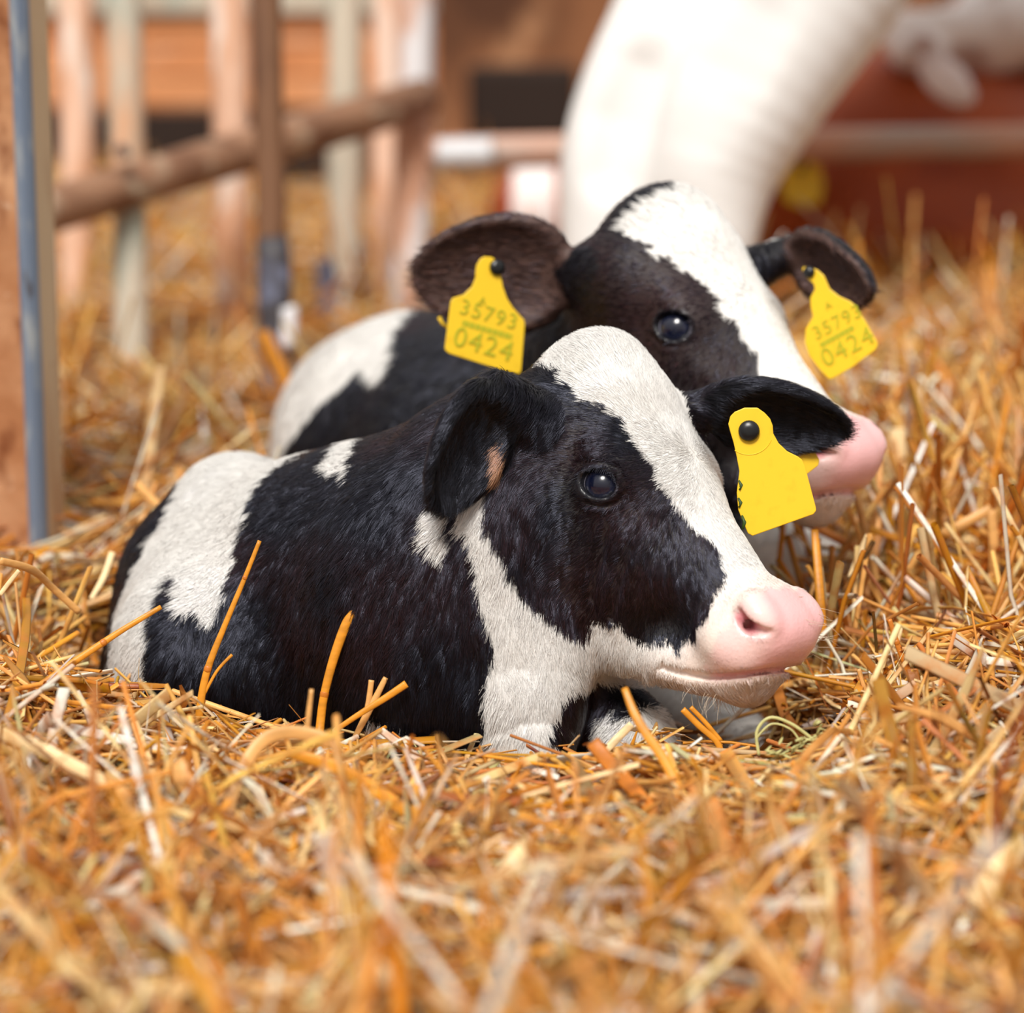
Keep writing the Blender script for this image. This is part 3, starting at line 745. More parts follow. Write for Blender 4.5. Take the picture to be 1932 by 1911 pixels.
# ------------------------------------------------------------------ single stalks that stand out of the bed
def straw_mat(name, rgb, rough=0.4):
    return material(name, lin(*rgb), rough, 0.4, noise=[((25, 25, 160), 0.45, 0.7, tuple(c * 0.72 for c in lin(*rgb)))], bump=(260, 0.25, 0.001))
M_GOLD = straw_mat('golden_straw', (222, 146, 40)); M_AMBER = straw_mat('amber_straw', (200, 118, 36)); M_PALE = straw_mat('pale_straw', (244, 214, 162))
M_TAN = straw_mat('tan_straw', (220, 164, 96)); M_GREEN = straw_mat('grey_green_hay', (196, 192, 128)); M_BROWN = straw_mat('brown_straw', (128, 76, 40))
def stalk(pts, wpx, mat, label, flat=0.5, node=None, branch=None, name='straw_stalk', cat='straw stalk'):
    """pts: (u, v, d) along the stalk; node: indices of swollen joints; branch: list of (pts, width)"""
    def smooth(ps, wp):
        A = np.array([P(*p) for p in ps]); n = len(A); out = []; rad = []
        if not hasattr(wp, '__len__'): wp = [wp] * n
        for i in range(n - 1):
            p0, p1, p2, p3 = A[max(i - 1, 0)], A[i], A[i + 1], A[min(i + 2, n - 1)]
            for q in np.linspace(0, 1, 6, endpoint=False):
                out.append(0.5 * (2 * p1 + (p2 - p0) * q + (2 * p0 - 5 * p1 + 4 * p2 - p3) * q * q + (3 * p1 - p0 - 3 * p2 + p3) * q ** 3))
                wv = wp[i] + (wp[i + 1] - wp[i]) * q
                rad.append(wv / 2 * ps[i][2] / FPX)
        out.append(A[-1]); rad.append(wp[-1] / 2 * ps[-1][2] / FPX)
        return out, rad
    if min(p[2] for p in pts) < 1.5:                 # keep the nearest ones on top of the bed
        pts = [(u, v, d - 0.045) for u, v, d in pts]
    out, rad = smooth(pts, wpx)
    base = P(*pts[-1])
    m = MB().tube(out, rad, 10, True, flat, side=FWD)
    o = m.build(name, mat, None, base, smooth=True)
    tag(o, label, cat)
    for k in (node or []):
        q = np.array(P(*pts[k])); r = (wpx[k] if hasattr(wpx, '__len__') else wpx) / 2 * pts[k][2] / FPX * 1.08
        t = nrm(P(*pts[min(k + 1, len(pts) - 1)]) - P(*pts[max(k - 1, 0)]))
        MB().tube([q - t * r * 0.9, q - t * r * 0.4, q + t * r * 0.4, q + t * r * 0.9], [r * 0.75, r, r, r * 0.75], 10, True, max(flat, 0.6), side=FWD).build('stalk_joint', M_AMBER, o, smooth=True)
    for bp, bw in (branch or []):
        o2, r2 = smooth(bp, bw)
        MB().tube(o2, r2, 8, True, flat, side=FWD).build('stalk_branch', mat, o, smooth=True)
    return o
stalk([(490, 1020, 1.60), (462, 1090, 1.60), (425, 1178, 1.60), (392, 1262, 1.60), (378, 1330, 1.60), (372, 1400, 1.60)], [8, 9, 11, 14, 15, 16], M_GOLD, 'tall thin golden stalk reaching highest up the calf\'s black flank', node=[1, 3], branch=[([(438, 1235, 1.60), (410, 1265, 1.60), (385, 1310, 1.60)], 6)])
stalk([(675, 1148, 1.58), (655, 1175, 1.58), (632, 1235, 1.58), (612, 1310, 1.58), (604, 1370, 1.58), (598, 1440, 1.57)], [14, 20, 18, 16, 17, 17], M_GOLD, 'thick golden stalk with a bent top in front of the black belly', flat=0.6, node=[3])
stalk([(304, 1145, 1.58), (235, 1186, 1.575), (195, 1212, 1.57), (120, 1262, 1.56), (30, 1325, 1.55)], [9, 11, 13, 13, 12], M_GOLD, 'slanting golden stalk crossing the white stripe on the rump', node=[2])
stalk([(767, 1290, 1.56), (725, 1318, 1.56), (680, 1346, 1.56), (632, 1378, 1.56)], [15, 13, 11, 9], M_GOLD, 'short amber stalk leaning right in the cluster below the belly', flat=0.4)
stalk([(728, 1278, 1.57), (708, 1318, 1.57), (690, 1352, 1.57), (664, 1402, 1.57)], [10, 13, 14, 9], M_TAN, 'short split tan stalk standing in the cluster below the belly', branch=[([(701, 1283, 1.57), (696, 1320, 1.57), (690, 1352, 1.57)], 11)])
stalk([(588, 1300, 1.50), (580, 1370, 1.50), (574, 1450, 1.50), (576, 1545, 1.49)], [8, 11, 14, 13], M_TAN, 'blurred thin upright tan stalk left of the thick golden one')
stalk([(1178, 1298, 1.50), (1205, 1362, 1.49), (1262, 1450, 1.47), (1290, 1540, 1.45), (1310, 1680, 1.41)], [12, 18, 21, 24, 26], M_GOLD, 'long amber stalk rising in front of the folded knee under the chin', flat=0.3)
stalk([(1118, 1400, 1.50), (1150, 1440, 1.49), (1196, 1490, 1.47), (1240, 1540, 1.45)], [28, 30, 28, 24], M_AMBER, 'broad flat orange piece poking up before the white knee', flat=0.22)
stalk([(1192, 1366, 1.53), (1160, 1398, 1.53), (1118, 1440, 1.52), (1068, 1482, 1.50)], [14, 16, 14, 13], M_PALE, 'pale cream stalk lying across the white knee', flat=0.4)
stalk([(980, 1432, 1.535), (1080, 1424, 1.535), (1170, 1424, 1.53), (1250, 1418, 1.53)], [7, 8, 9, 11], M_GOLD, 'thin golden stalk lying level before the two front legs')
stalk([(1288, 1338, 1.56), (1320, 1370, 1.56), (1354, 1402, 1.56), (1362, 1440, 1.56)], [12, 12, 12, 16], M_GOLD, 'doubled golden stalk under the chin, tilted to the left', branch=[([(1303, 1334, 1.56), (1330, 1362, 1.56), (1360, 1398, 1.56)], 9)])
stalk([(1432, 1425, 1.525), (1428, 1380, 1.525), (1452, 1354, 1.525), (1490, 1364, 1.525), (1530, 1392, 1.525), (1556, 1420, 1.525)], 6, M_GREEN, 'thin grey-green hay stem arched below the muzzle', name='hay_stem', cat='hay stem', branch=[([(1425, 1395, 1.525), (1455, 1366, 1.525), (1492, 1376, 1.525), (1512, 1404, 1.525)], 4)])
stalk([(1655, 1272, 1.60), (1646, 1318, 1.60), (1640, 1380, 1.60), (1632, 1470, 1.59)], [12, 12, 14, 16], M_TAN, 'forked tan stalk standing right of the muzzle', branch=[([(1620, 1262, 1.60), (1632, 1300, 1.60), (1645, 1330, 1.60)], 9), ([(1686, 1266, 1.60), (1668, 1300, 1.60), (1648, 1345, 1.60)], 13)])
stalk([(1678, 1168, 1.62), (1692, 1212, 1.62), (1712, 1262, 1.62), (1730, 1310, 1.62)], [9, 11, 13, 14], M_AMBER, 'brown-gold stalk leaning left among straw right of the nose', node=[1])
stalk([(1848, 1212, 1.62), (1872, 1258, 1.62), (1902, 1305, 1.62)], [6, 7, 7], M_PALE, 'thin cream stalk slanting down near the right edge')
stalk([(1932, 1185, 1.60), (1860, 1180, 1.61), (1815, 1262, 1.61), (1760, 1320, 1.60)], [6, 6, 5, 5], M_TAN, 'thin bent stalk at the right edge above the straw')
stalk([(1870, 960, 1.85), (1810, 992, 1.85), (1735, 1030, 1.86)], [20, 20, 22], M_TAN, 'blurred tan stalk bent like a roof, sloping arm, right of the far muzzle', flat=0.5, branch=[([(1870, 962, 1.85), (1876, 1040, 1.85), (1872, 1140, 1.86)], 20)])
stalk([(1780, 1085, 1.80), (1820, 1140, 1.79), (1858, 1178, 1.78)], [16, 18, 16], M_TAN, 'blurred tan stalk sloping down right below the roof-bent one')
stalk([(1537, 1000, 1.72), (1542, 1060, 1.71), (1548, 1140, 1.70), (1552, 1200, 1.70)], [14, 16, 18, 18], M_GOLD, 'upright golden stalk beside the nose, before the far chin', flat=0.4)
stalk([(1640, 1010, 1.76), (1622, 1050, 1.76), (1605, 1090, 1.75)], [15, 17, 13], M_PALE, 'cream stalk tip standing behind the pink nose')
stalk([(1700, 1080, 1.80), (1740, 1140, 1.79), (1765, 1190, 1.78), (1778, 1270, 1.77)], [16, 20, 20, 22], M_GOLD, 'blurred golden stalk with a bend, right of the nose')
stalk([(1740, 790, 2.25), (1722, 860, 2.25), (1700, 950, 2.25)], [30, 30, 26], M_TAN, 'blurred upright orange stalk behind, right of the far muzzle')
stalk([(1693, 808, 2.1), (1694, 850, 2.1), (1694, 900, 2.1)], [32, 34, 30], M_PALE, 'blurred short cream stalk right of the far pink muzzle')
stalk([(495, 625, 2.55), (520, 680, 2.55), (548, 740, 2.55)], [22, 26, 24], M_GOLD, 'blurred golden stalk leaning before the dark fence post')
stalk([(258, 912, 1.95), (295, 950, 1.93), (335, 985, 1.92)], [16, 15, 14], M_TAN, 'blurred tan stalk left of the white rump')
stalk([(0, 1058, 1.62), (60, 1075, 1.64), (100, 1110, 1.66), (150, 1155, 1.67)], [14, 16, 14, 13], M_TAN, 'tan stalk in front of the foot of the rusty post')
stalk([(0, 1122, 1.58), (18, 1098, 1.58), (36, 1076, 1.58)], [9, 9, 8], M_PALE, 'short cream stalk at the left edge beside the rusty post')
stalk([(212, 1042, 1.80), (195, 1090, 1.79), (172, 1130, 1.78)], [13, 13, 9], M_PALE, 'pale stalk tip left of the rump, behind the straw ridge')
stalk([(430, 1530, 1.44), (455, 1455, 1.455), (500, 1395, 1.465), (560, 1382, 1.47), (640, 1404, 1.47)], [24, 26, 28, 28, 30], M_TAN, 'wide bleached stalk arched over the straw below the belly', flat=0.25)
stalk([(545, 1420, 1.46), (640, 1450, 1.45), (740, 1512, 1.43), (830, 1572, 1.41)], [20, 26, 26, 22], M_GOLD, 'long flat golden stalk sloping down right in the foreground', flat=0.25)
stalk([(-10, 1378, 1.45), (70, 1410, 1.44), (150, 1450, 1.43), (205, 1478, 1.42)], [26, 28, 26, 20], M_PALE, 'wide cream stalk entering from the left edge', flat=0.3)
stalk([(200, 1460, 1.42), (235, 1500, 1.41), (262, 1540, 1.40), (378, 1565, 1.39)], [16, 22, 22, 16], M_TAN, 'bent flat tan stalk in the left foreground', flat=0.25)
stalk([(330, 1440, 1.44), (360, 1490, 1.43), (390, 1540, 1.42)], [40, 40, 30], M_TAN, 'wide split tan straw standing left of the arched stalk', flat=0.2)
stalk([(1000, 1585, 1.33), (960, 1640, 1.31), (910, 1710, 1.28)], [26, 38, 38], M_PALE, 'big blurred cream stalk in the middle foreground', flat=0.3)
stalk([(1932, 1590, 1.30), (1885, 1640, 1.29), (1840, 1710, 1.27)], [40, 46, 44], M_PALE, 'big blurred cream stalk at the right edge of the foreground', flat=0.3)
stalk([(852, 1440, 1.50), (800, 1484, 1.49), (740, 1530, 1.47), (670, 1560, 1.45)], [12, 13, 13, 12], M_BROWN, 'dark brown stalk lying below the calf\'s chest')
stalk([(945, 1425, 1.52), (905, 1470, 1.51), (872, 1510, 1.50)], [16, 18, 12], M_GREEN, 'grey-green hay blade lying before the white foreleg', flat=0.25, name='hay_stem', cat='hay stem')
# seed head of grass under the muzzle
sh = empty('grass_seed_head', P(1500, 1432, 1.51)); tag(sh, 'pale green grass seed head lying below the chin', 'grass')
MB().tube([P(1440, 1440, 1.51), P(1480, 1420, 1.51), P(1520, 1398, 1.51), P(1552, 1382, 1.51)], 0.0006, 6).build('stem', M_GREEN, sh, smooth=True)
rr = random.Random(5)
for k in range(46):
    t = k / 45; u = 1436 + 112 * t + rr.uniform(-8, 8); v = 1442 - 60 * t + rr.uniform(-20, 20); a = rr.uniform(-1.2, 0.4)
    q0 = P(u, v, 1.51 + rr.uniform(-.012, .008)); q1 = P(u + 17 * math.cos(a), v + 17 * math.sin(a), 1.51 + rr.uniform(-.012, .008))
    MB().tube([q0, q0 * .7 + q1 * .3, q0 * .3 + q1 * .7, q1], [0.0003, 0.0012, 0.001, 0.0002], 6, True, 0.6).build('seed', M_GREEN, sh, smooth=True)

# ------------------------------------------------------------------ ear tags
M_TAG = material('yellow_tag_plastic', lin(234, 192, 34), 0.42, 0.4, noise=[((90, 90, 90), 0.55, 0.8, lin(224, 178, 26))])
M_STUD = material('black_stud_plastic', lin(18, 19, 21), 0.3, 0.45)
M_INK = material('faded_ink', lin(176, 172, 40), 0.6, 0.2)
M_GREENMARK = material('dark_green_ink', lin(52, 74, 24), 0.5, 0.3)
def tag_plate(outline_px, dfun, stud, stud_r, label, text=None, ring=None, thick=0.0018):
    pts = [P(u, v, dfun(u, v)) for u, v in outline_px]
    c = sum(pts) / len(pts)
    n = nrm(np.cross(pts[len(pts) // 3] - pts[0], pts[2 * len(pts) // 3] - pts[0]))
    if n @ FWD > 0: n = -n
    pl = [p - n * ((p - c) @ n) for p in pts]
    # counter-clockwise seen from +n
    ar = sum(np.cross(pl[i] - c, pl[(i + 1) % len(pl)] - c) for i in range(len(pl))) @ n
    if ar < 0: pl = pl[::-1]
    root = empty('ear_tag', P(stud[0], stud[1], dfun(*stud))); tag(root, label, 'ear tag')
    MB().plate(pl, n, thick).build('tag_panel', M_TAG, root, bevel=0.0006)
    s = P(stud[0], stud[1], dfun(*stud)); s = s - n * ((s - c) @ n)
    MB().tube([s - n * 0.012, s + n * 0.0015, s + n * 0.0035, s + n * 0.0050, s + n * 0.0056], [stud_r * 0.5, stud_r, stud_r, stud_r * 0.8, stud_r * 0.3], 24).build('stud', M_STUD, root, smooth=True)
    if ring:
        K = 40; e1 = nrm(np.cross(n, UP)); e2 = np.cross(n, e1)
        MB().tube([s + n * thick * 0.5 + ring * (e1 * math.cos(a) + e2 * math.sin(a)) for a in np.linspace(0.30 * math.pi, 0.88 * math.pi, K)], 0.0004, 6).build('moulded_ring', M_TAG, root, smooth=True)
    return root, n, c
def lettering(root, txt, tl, br_dir, up_dir, n, size, mat, off=0.0016):
    cu = bpy.data.curves.new('lettering', 'FONT'); cu.body = txt; cu.size = size; cu.extrude = 0.0002; cu.align_x = 'CENTER'; cu.space_character = 1.15
    tmp = bpy.data.objects.new('lettering', cu); COL.objects.link(tmp)
    dg = bpy.context.evaluated_depsgraph_get(); me = bpy.data.meshes.new_from_object(tmp.evaluated_get(dg))
    bpy.data.objects.remove(tmp)
    ex = nrm(br_dir - n * (br_dir @ n)); ey = nrm(np.cross(n, ex))
    if ey @ up_dir < 0: ey = -ey
    o_ = origin(root)
    for v in me.vertices:
        v.co = Vector(tl + ex * v.co.x + ey * v.co.y + n * (v.co.z + off) - o_)
    me.name = 'lettering'; link('lettering', me, mat, root)
# front calf: blank yellow tag seen from the side without numbers
T1 = [(1374,800),(1378,785),(1386,777),(1405,769),(1429,769),(1443,779),(1453,790),(1458,803),(1459,818),(1469,836),(1485,851),(1505,861),(1513,867),(1519,880),(1539,956),(1540,963),(1535,970),(1420,1011),(1411,1006),(1400,980),(1393,962),(1390,929),(1395,889),(1390,862),(1384,835),(1378,815)]
df1 = lambda u, v: 1.612 - 0.00003 * (u - 1413)
r1, n1, k1 = tag_plate(T1, df1, (1413, 813), 0.0073, 'blank yellow tag with a black stud on the front calf\'s ear', ring=0.0165)
for (u, v, a) in ((1396, 915, 9), (1395, 948, 9), (1402, 985, 13)):
    p0 = P(u - 2, v - a, df1(u, v)); p1 = P(u + 3, v, df1(u, v)); p2 = P(u - 1, v + a, df1(u, v)); q = lambda p: p - n1 * ((p - k1) @ n1) + n1 * 0.001
    MB().tube([q(p0), q(p1), q(p2)], 0.0014, 8, True, 0.4).build('printed_mark', M_GREENMARK, r1, smooth=True)
TB = [(1440,806),(1480,790),(1520,830),(1541,858),(1546,868),(1544,878),(1522,895),(1490,886),(1452,850)]
MB().plate([P(u, v, 1.668) for u, v in TB][::-1], -FWD, 0.0018).build('back_panel', M_TAG, r1, bevel=0.0006)
# far calf, left in the photo
T2 = [(897,512),(899,500),(906,488),(914,484),(928,485),(938,494),(944,510),(946,526),(949,542),(957,564),(968,581),(989,604),(990,612),(983,700),(979,706),(941,697),(847,667),(840,661),(839,655),(850,569),(854,562),(874,556),(890,541),(897,524)]
df2 = lambda u, v: 1.815 + 0.00010 * (u - 920)
r2, n2, k2 = tag_plate(T2, df2, (937, 505), 0.0062, 'yellow numbered tag hanging in the far calf\'s wide-open ear at left')
ex2 = P(985, 640, df2(985, 640)) - P(848, 600, df2(848, 600)); up2 = P(915, 500, 1.82) - P(915, 650, 1.82)
pt2 = lambda u, v: (lambda p: p - n2 * ((p - k2) @ n2))(P(u, v, df2(u, v)))
lettering(r2, '35793', pt2(918, 606), ex2, up2, n2, 0.017, M_INK); lettering(r2, '0424', pt2(907, 666), ex2, up2, n2, 0.022, M_INK)
lettering(r2, 'A', pt2(908, 574), ex2, up2, n2, 0.009, M_INK)
for k in range(26):
    a = k / 25; b = pt2(872 + 92 * a, 609 + 27 * a); e = nrm(ex2 - n2 * (ex2 @ n2)); f = np.cross(n2, e)
    MB().box(b + n2 * 0.001, e * 0.00035 * (1 + (k * 7 % 3)), f * 0.0022, n2 * 0.0002).build('barcode_bar', M_INK, r2)
MB().tube([pt2(826, 592) - n2 * -0.0 + FWD * 0.03, pt2(832, 604) + FWD * 0.03, pt2(842, 612) + FWD * 0.03], 0.0035, 10, True, 0.4).build('back_panel', M_TAG, r2, smooth=True)
# far calf, right in the photo
T3 = [(1514,510),(1515,504),(1528,503),(1544,510),(1555,520),(1561,534),(1566,545),(1584,559),(1604,568),(1614,576),(1632,604),(1655,644),(1656,652),(1652,660),(1607,694),(1572,714),(1565,716),(1547,698),(1527,671),(1519,646),(1520,621),(1534,597),(1530,580),(1529,562),(1538,545),(1535,535),(1522,524)]
df3 = lambda u, v: 1.800 - 0.00018 * (u - 1560)
r3, n3, k3 = tag_plate(T3, df3, (1528, 514), 0.0045, 'yellow numbered tag on the far calf\'s right-hand ear, beside its white face')
pt3 = lambda u, v: (lambda p: p - n3 * ((p - k3) @ n3))(P(u, v, df3(u, v)))
ex3 = P(1640, 640, df3(1640, 640)) - P(1545, 690, df3(1545, 690)); up3 = P(1560, 560, 1.8) - P(1600, 690, 1.8)
lettering(r3, '35793', pt3(1585, 618), ex3, up3, n3, 0.015, M_INK); lettering(r3, '0424', pt3(1606, 668), ex3, up3, n3, 0.020, M_INK)
lettering(r3, 'A', pt3(1566, 582), ex3, up3, n3, 0.008, M_INK)
for k in range(22):
    a = k / 21; b = pt3(1549 + 62 * a, 652 - 34 * a); e = nrm(ex3 - n3 * (ex3 @ n3)); f = np.cross(n3, e)
    MB().box(b + n3 * 0.001, e * 0.00035 * (1 + (k * 7 % 3)), f * 0.002, n3 * 0.0002).build('barcode_bar', M_INK, r3)

# ------------------------------------------------------------------ whiskers and lashes of the front calf
rr = random.Random(8)
lines = []
def whisk(q, dirq, L, curl):
    a = H1.world(q); d = nrm(np.array(dirq, float) @ H1.R); c = np.array(curl, float) @ H1.R
    lines.append([a + d * L * t + c * L * t * t for t in (0, 0.33, 0.66, 1.0)])
hs_on = lambda q: head_sdf(np.array([q], np.float32))[0]
def on_skin(q, dirq):
    q = np.array(q, float); d = nrm(np.array(dirq, float))
    for _ in range(30):
        e = hs_on(q)
        q = q - d * e * 0.8
    return q
for k in range(70):
    o = (rr.uniform(-2.2, 2.4), rr.uniform(12.0, 14.6), -7.6); q = on_skin((o[0], o[1], -8.0), (0.1 * o[0], 0.3, -1))
    whisk(q, (0.25 * o[0] + rr.uniform(-.4, .4), rr.uniform(-.1, .9), -1), rr.uniform(.008, .022), (rr.uniform(-.3, .3), rr.uniform(-.3, .5), rr.uniform(0, .4)))
for k in range(40):
    q = on_skin((rr.uniform(0.5, 3.6), rr.uniform(12.5, 15), rr.uniform(-5, 0.2)), (1, .6, .2))
    whisk(q, (1, rr.uniform(0, .8), rr.uniform(-.3, .6)), rr.uniform(.008, .02), (rr.uniform(-.2, .4), rr.uniform(-.4, .3), rr.uniform(-.3, .3)))
strands('whiskers', c1, lines, 0.00015, (0.66, 0.54, 0.40), M_FUR)
lines = []
for k in range(26):
    t = -1 + 2 * k / 25
    q = EYE_C * np.array([-1, 1, 1]) + (EYE_O * 1.75 + EYE_U * 1.15 * t + EYE_V * 0.0) * np.array([-1, 1, 1])
    upv = EYE_V if EYE_V[2] > 0 else -EYE_V
    q = q + upv * np.array([-1, 1, 1]) * (0.85 * math.sqrt(max(0, 1 - t * t)) + 0.15)
    dq = (EYE_O * 0.9 + upv * 0.1 + EYE_U * 0.45 * t) * np.array([-1, 1, 1])
    whisk(q, dq, 0.009 + 0.004 * rr.random(), tuple(-upv * 0.5 * np.array([-1, 1, 1])))
strands('eyelashes', c1, lines, 0.00016, (0.02, 0.018, 0.02), M_FUR)

# ------------------------------------------------------------------ pen: steel post, fence, rails, boards
M_RUST = material('rusty_steel', lin(164, 110, 72), 0.75, 0.3, noise=[((9, 9, 9), 0.42, 0.62, lin(196, 148, 110)), ((22, 22, 14), 0.52, 0.66, lin(116, 62, 30)), ((40, 40, 40), 0.62, 0.72, lin(206, 176, 150))], bump=(60, 0.4, 0.004))
M_GALV = material('worn_blue_grey_edge', lin(108, 122, 142), 0.5, 0.5, noise=[((60, 60, 14), 0.5, 0.62, lin(150, 156, 160)), ((50, 50, 12), 0.60, 0.68, lin(72, 62, 58))])
M_BEIGE = material('beige_painted_steel', lin(190, 164, 132), 0.6, 0.3, noise=[((30, 30, 5), 0.45, 0.7, lin(166, 132, 100)), ((70, 70, 70), 0.70, 0.76, lin(90, 60, 44))])
M_WOODP = material('pinkish_weathered_pole', lin(226, 188, 164), 0.7, 0.3, noise=[((14, 14, 5), 0.42, 0.62, lin(204, 150, 114)), ((20, 20, 6), 0.55, 0.7, lin(232, 222, 212))])
M_GREYP = material('grey_green_pole', lin(196, 186, 168), 0.6, 0.3, noise=[((12, 12, 5), 0.45, 0.65, lin(160, 168, 156)), ((14, 14, 4), 0.55, 0.7, lin(206, 160, 126))])
M_WHITEP = material('whitish_pole', lin(214, 212, 214), 0.55, 0.4, noise=[((14, 14, 5), 0.48, 0.62, lin(196, 148, 120))])
M_DARKP = material('dark_brown_pole', lin(116, 80, 54), 0.6, 0.4, noise=[((20, 20, 5), 0.45, 0.65, lin(86, 54, 34))])
M_RAIL = material('brown_rail', lin(146, 108, 82), 0.65, 0.4, noise=[((8, 20, 20), 0.42, 0.62, lin(112, 76, 54)), ((10, 24, 24), 0.55, 0.7, lin(186, 170, 146))])
M_PINKRAIL = material('pinkish_rail', lin(200, 150, 126), 0.6, 0.4, noise=[((5, 12, 12), 0.48, 0.66, lin(176, 160, 150))])
M_BASEM = material('dark_steel_base', lin(58, 54, 58), 0.5, 0.5, noise=[((40, 40, 30), 0.5, 0.7, lin(110, 116, 140))])
# corner post
cp = P(68, 900, 2.02); e1 = nrm(np.array([-1.0, 0.28, 0])); e2 = nrm(np.array([0.42, 1.0, 0]))
gz = float(ground(np.array([cp[0]]), np.array([cp[1]]))[0])
post = empty('steel_post', (cp[0], cp[1], gz - 0.05)); tag(post, 'thick rusty square steel post with a blue-grey edge at the left', 'post')
z0, z1 = gz - 0.05, 0.95
def quadpost(pts, name, mat, parent):
    V = [(*p[:2], z0) for p in pts] + [(*p[:2], z1) for p in pts]; k = len(pts)
    F = [[i, (i + 1) % k, (i + 1) % k + k, i + k] for i in range(k)] + [list(range(k))[::-1], list(range(k, 2 * k))]
    return MB().add(V, F).build(name, mat, parent)
c0 = np.array([*cp[:2], 0])
a_, b_ = 0.16, 0.040
quadpost([c0 + e1 * 0.009, c0 + e1 * a_, c0 + e1 * a_ + e2 * b_, c0 + e1 * 0.009 + e2 * b_], 'rusty_face', M_RUST, post)
rim = [c0 + e1 * 0.009 + e2 * 0.0003, c0 + e1 * 0.006 - e2 * 0.0012, c0 + e1 * 0.001 + e2 * 0.001, c0 - e1 * 0.002 + e2 * 0.006, c0 - e1 * 0.002 + e2 * 0.012, c0 + e1 * 0.009 + e2 * 0.012]
quadpost(rim, 'rounded_edge', M_GALV, post)
quadpost([c0 - e1 * 0.0015 + e2 * 0.012, c0 + e1 * 0.009 + e2 * 0.012, c0 + e1 * 0.009 + e2 * (b_ - 0.0005), c0 - e1 * 0.0015 + e2 * (b_ - 0.0005)], 'beige_side', M_BEIGE, post)
s_ = P(66, 127, 2.03); MB().tube([s_ + FWD * .02, s_ - FWD * .003 + RIGHT * .001], 0.003, 10).build('bolt', M_BASEM, post, smooth=True)

fence = empty('pen_fence', [*P(420, 640, 3.2)[:2], float(ground(np.array([P(420, 640, 3.2)[0]]), np.array([P(420, 640, 3.2)[1]]))[0]) - 0.03])
tag(fence, 'weathered fence of upright poles and a sloping rail behind at left', 'fence')
def pole(u0, v0, u1, v1, d0, d1, wpx, mat, name='fence_pole', parent=None, flat=1.0, n=14):
    a = P(u0, v0, d0); b = P(u1, v1, d1); r = wpx / 2 * (d0 + d1) / 2 / FPX
    K = 8; rr2 = random.Random(u0)
    pts = [a + (b - a) * i / K + np.array([rr2.uniform(-1, 1), 0, 0]) * 0.0012 for i in range(K + 1)]
    return MB().tube(pts, [r * rr2.uniform(0.96, 1.04) for _ in pts], n, True, flat, side=RIGHT).build(name, mat, parent if parent is not None else fence, smooth=True)
pole(142, -260, 150, 640, 3.5, 3.5, 66, M_WOODP)
pb = pole(228, -260, 252, 800, 3.04, 3.04, 64, M_GREYP)
q_ = P(229, 284, 2.96); MB().tube([q_ + FWD * .02, q_ - FWD * .002], 0.008, 12).build('bolt', M_BASEM, pb, smooth=True)
pole(432, -260, 440, 690, 3.3, 3.3, 72, M_WOODP)
pole(654, -260, 648, 640, 3.65, 3.65, 66, M_GREYP)
pole(735, -260, 730, 600, 3.55, 3.55, 60, M_WOODP)
pole(790, -260, 772, 640, 3.45, 3.45, 72, M_WHITEP)
pole(-280, 508, 800, 184, 2.72, 3.42, 84, M_RAIL, 'fence_rail')
pole(560, 560, 720, 530, 3.6, 3.6, 26, M_DARKP, 'lower_rail')
dp = empty('gate_post', [*P(510, 660, 2.78)[:2], float(ground(np.array([P(510, 660, 2.78)[0]]), np.array([P(510, 660, 2.78)[1]]))[0]) - 0.03])
tag(dp, 'dark brown upright pole with a dark metal foot before the sloping rail', 'post')
pole(498, -260, 514, 580, 2.78, 2.78, 58, M_DARKP, 'pole', dp)
pole(515, 450, 526, 780, 2.77, 2.77, 66, M_BASEM, 'metal_foot', dp)
pole(545, 580, 545, 655, 2.72, 2.72, 30, material('bright_latch', lin(232, 232, 236), 0.35, 0.5), 'latch', dp)
pole(615, 490, 622, 610, 3.4, 3.4, 40, material('blue_grey_hinge', lin(112, 116, 140), 0.5, 0.4), 'hinge')
# cross rails behind the calves
rl = empty('pen_rail', P(900, 285, 3.4)); tag(rl, 'long horizontal pinkish rail in front of the red calf', 'rail')
pole(812, 290, 2300, 256, 3.40, 3.40, 62, M_PINKRAIL, 'rail_tube', rl)
pole(824, 292, 930, 290, 3.372, 3.372, 58, material('pale_grey_sleeve', lin(206, 208, 212), 0.45, 0.5), 'grey_sleeve', rl)

# back of the barn
M_BOARD = material('orange_brown_boards', lin(220, 150, 100), 0.7, 0.25, noise=[((3, 3, 9), 0.42, 0.62, lin(188, 116, 70)), ((6, 6, 20), 0.55, 0.7, lin(226, 176, 138))])
M_BACK = material('dark_barn_wall', lin(138, 92, 62), 0.9, 0.2, noise=[((4, 4, 2), 0.42, 0.6, lin(84, 54, 38)), ((5, 5, 3), 0.55, 0.7, lin(190, 142, 104))])
MB().box((0, 7.0, 0.9), (3.2, 0, 0), (0, 0.05, 0), (0, 0, 1.3)).build('wall_back', M_BACK); tag(bpy.data.objects['wall_back'], kind='structure')
fb = empty('feed_barrier', P(400, 185, 5.3)); tag(fb, 'orange-brown board barrier behind the fence at upper left', 'barrier')
x0_, x1_ = P(-500, 100, 5.3)[0], P(820, 100, 5.3)[0]; yb = P(400, 100, 5.3)[1]
za, zb = P(400, 204, 5.3)[2], P(400, 30, 5.3)[2]
for k in range(3):
    h_ = (zb - za) / 3
    MB().box(((x0_ + x1_) / 2, yb, za + h_ * (k + .5)), ((x1_ - x0_) / 2, 0, 0), (0, 0.012, 0), (0, 0, h_ / 2 - 0.003)).build('board', M_BOARD, fb, bevel=0.004)
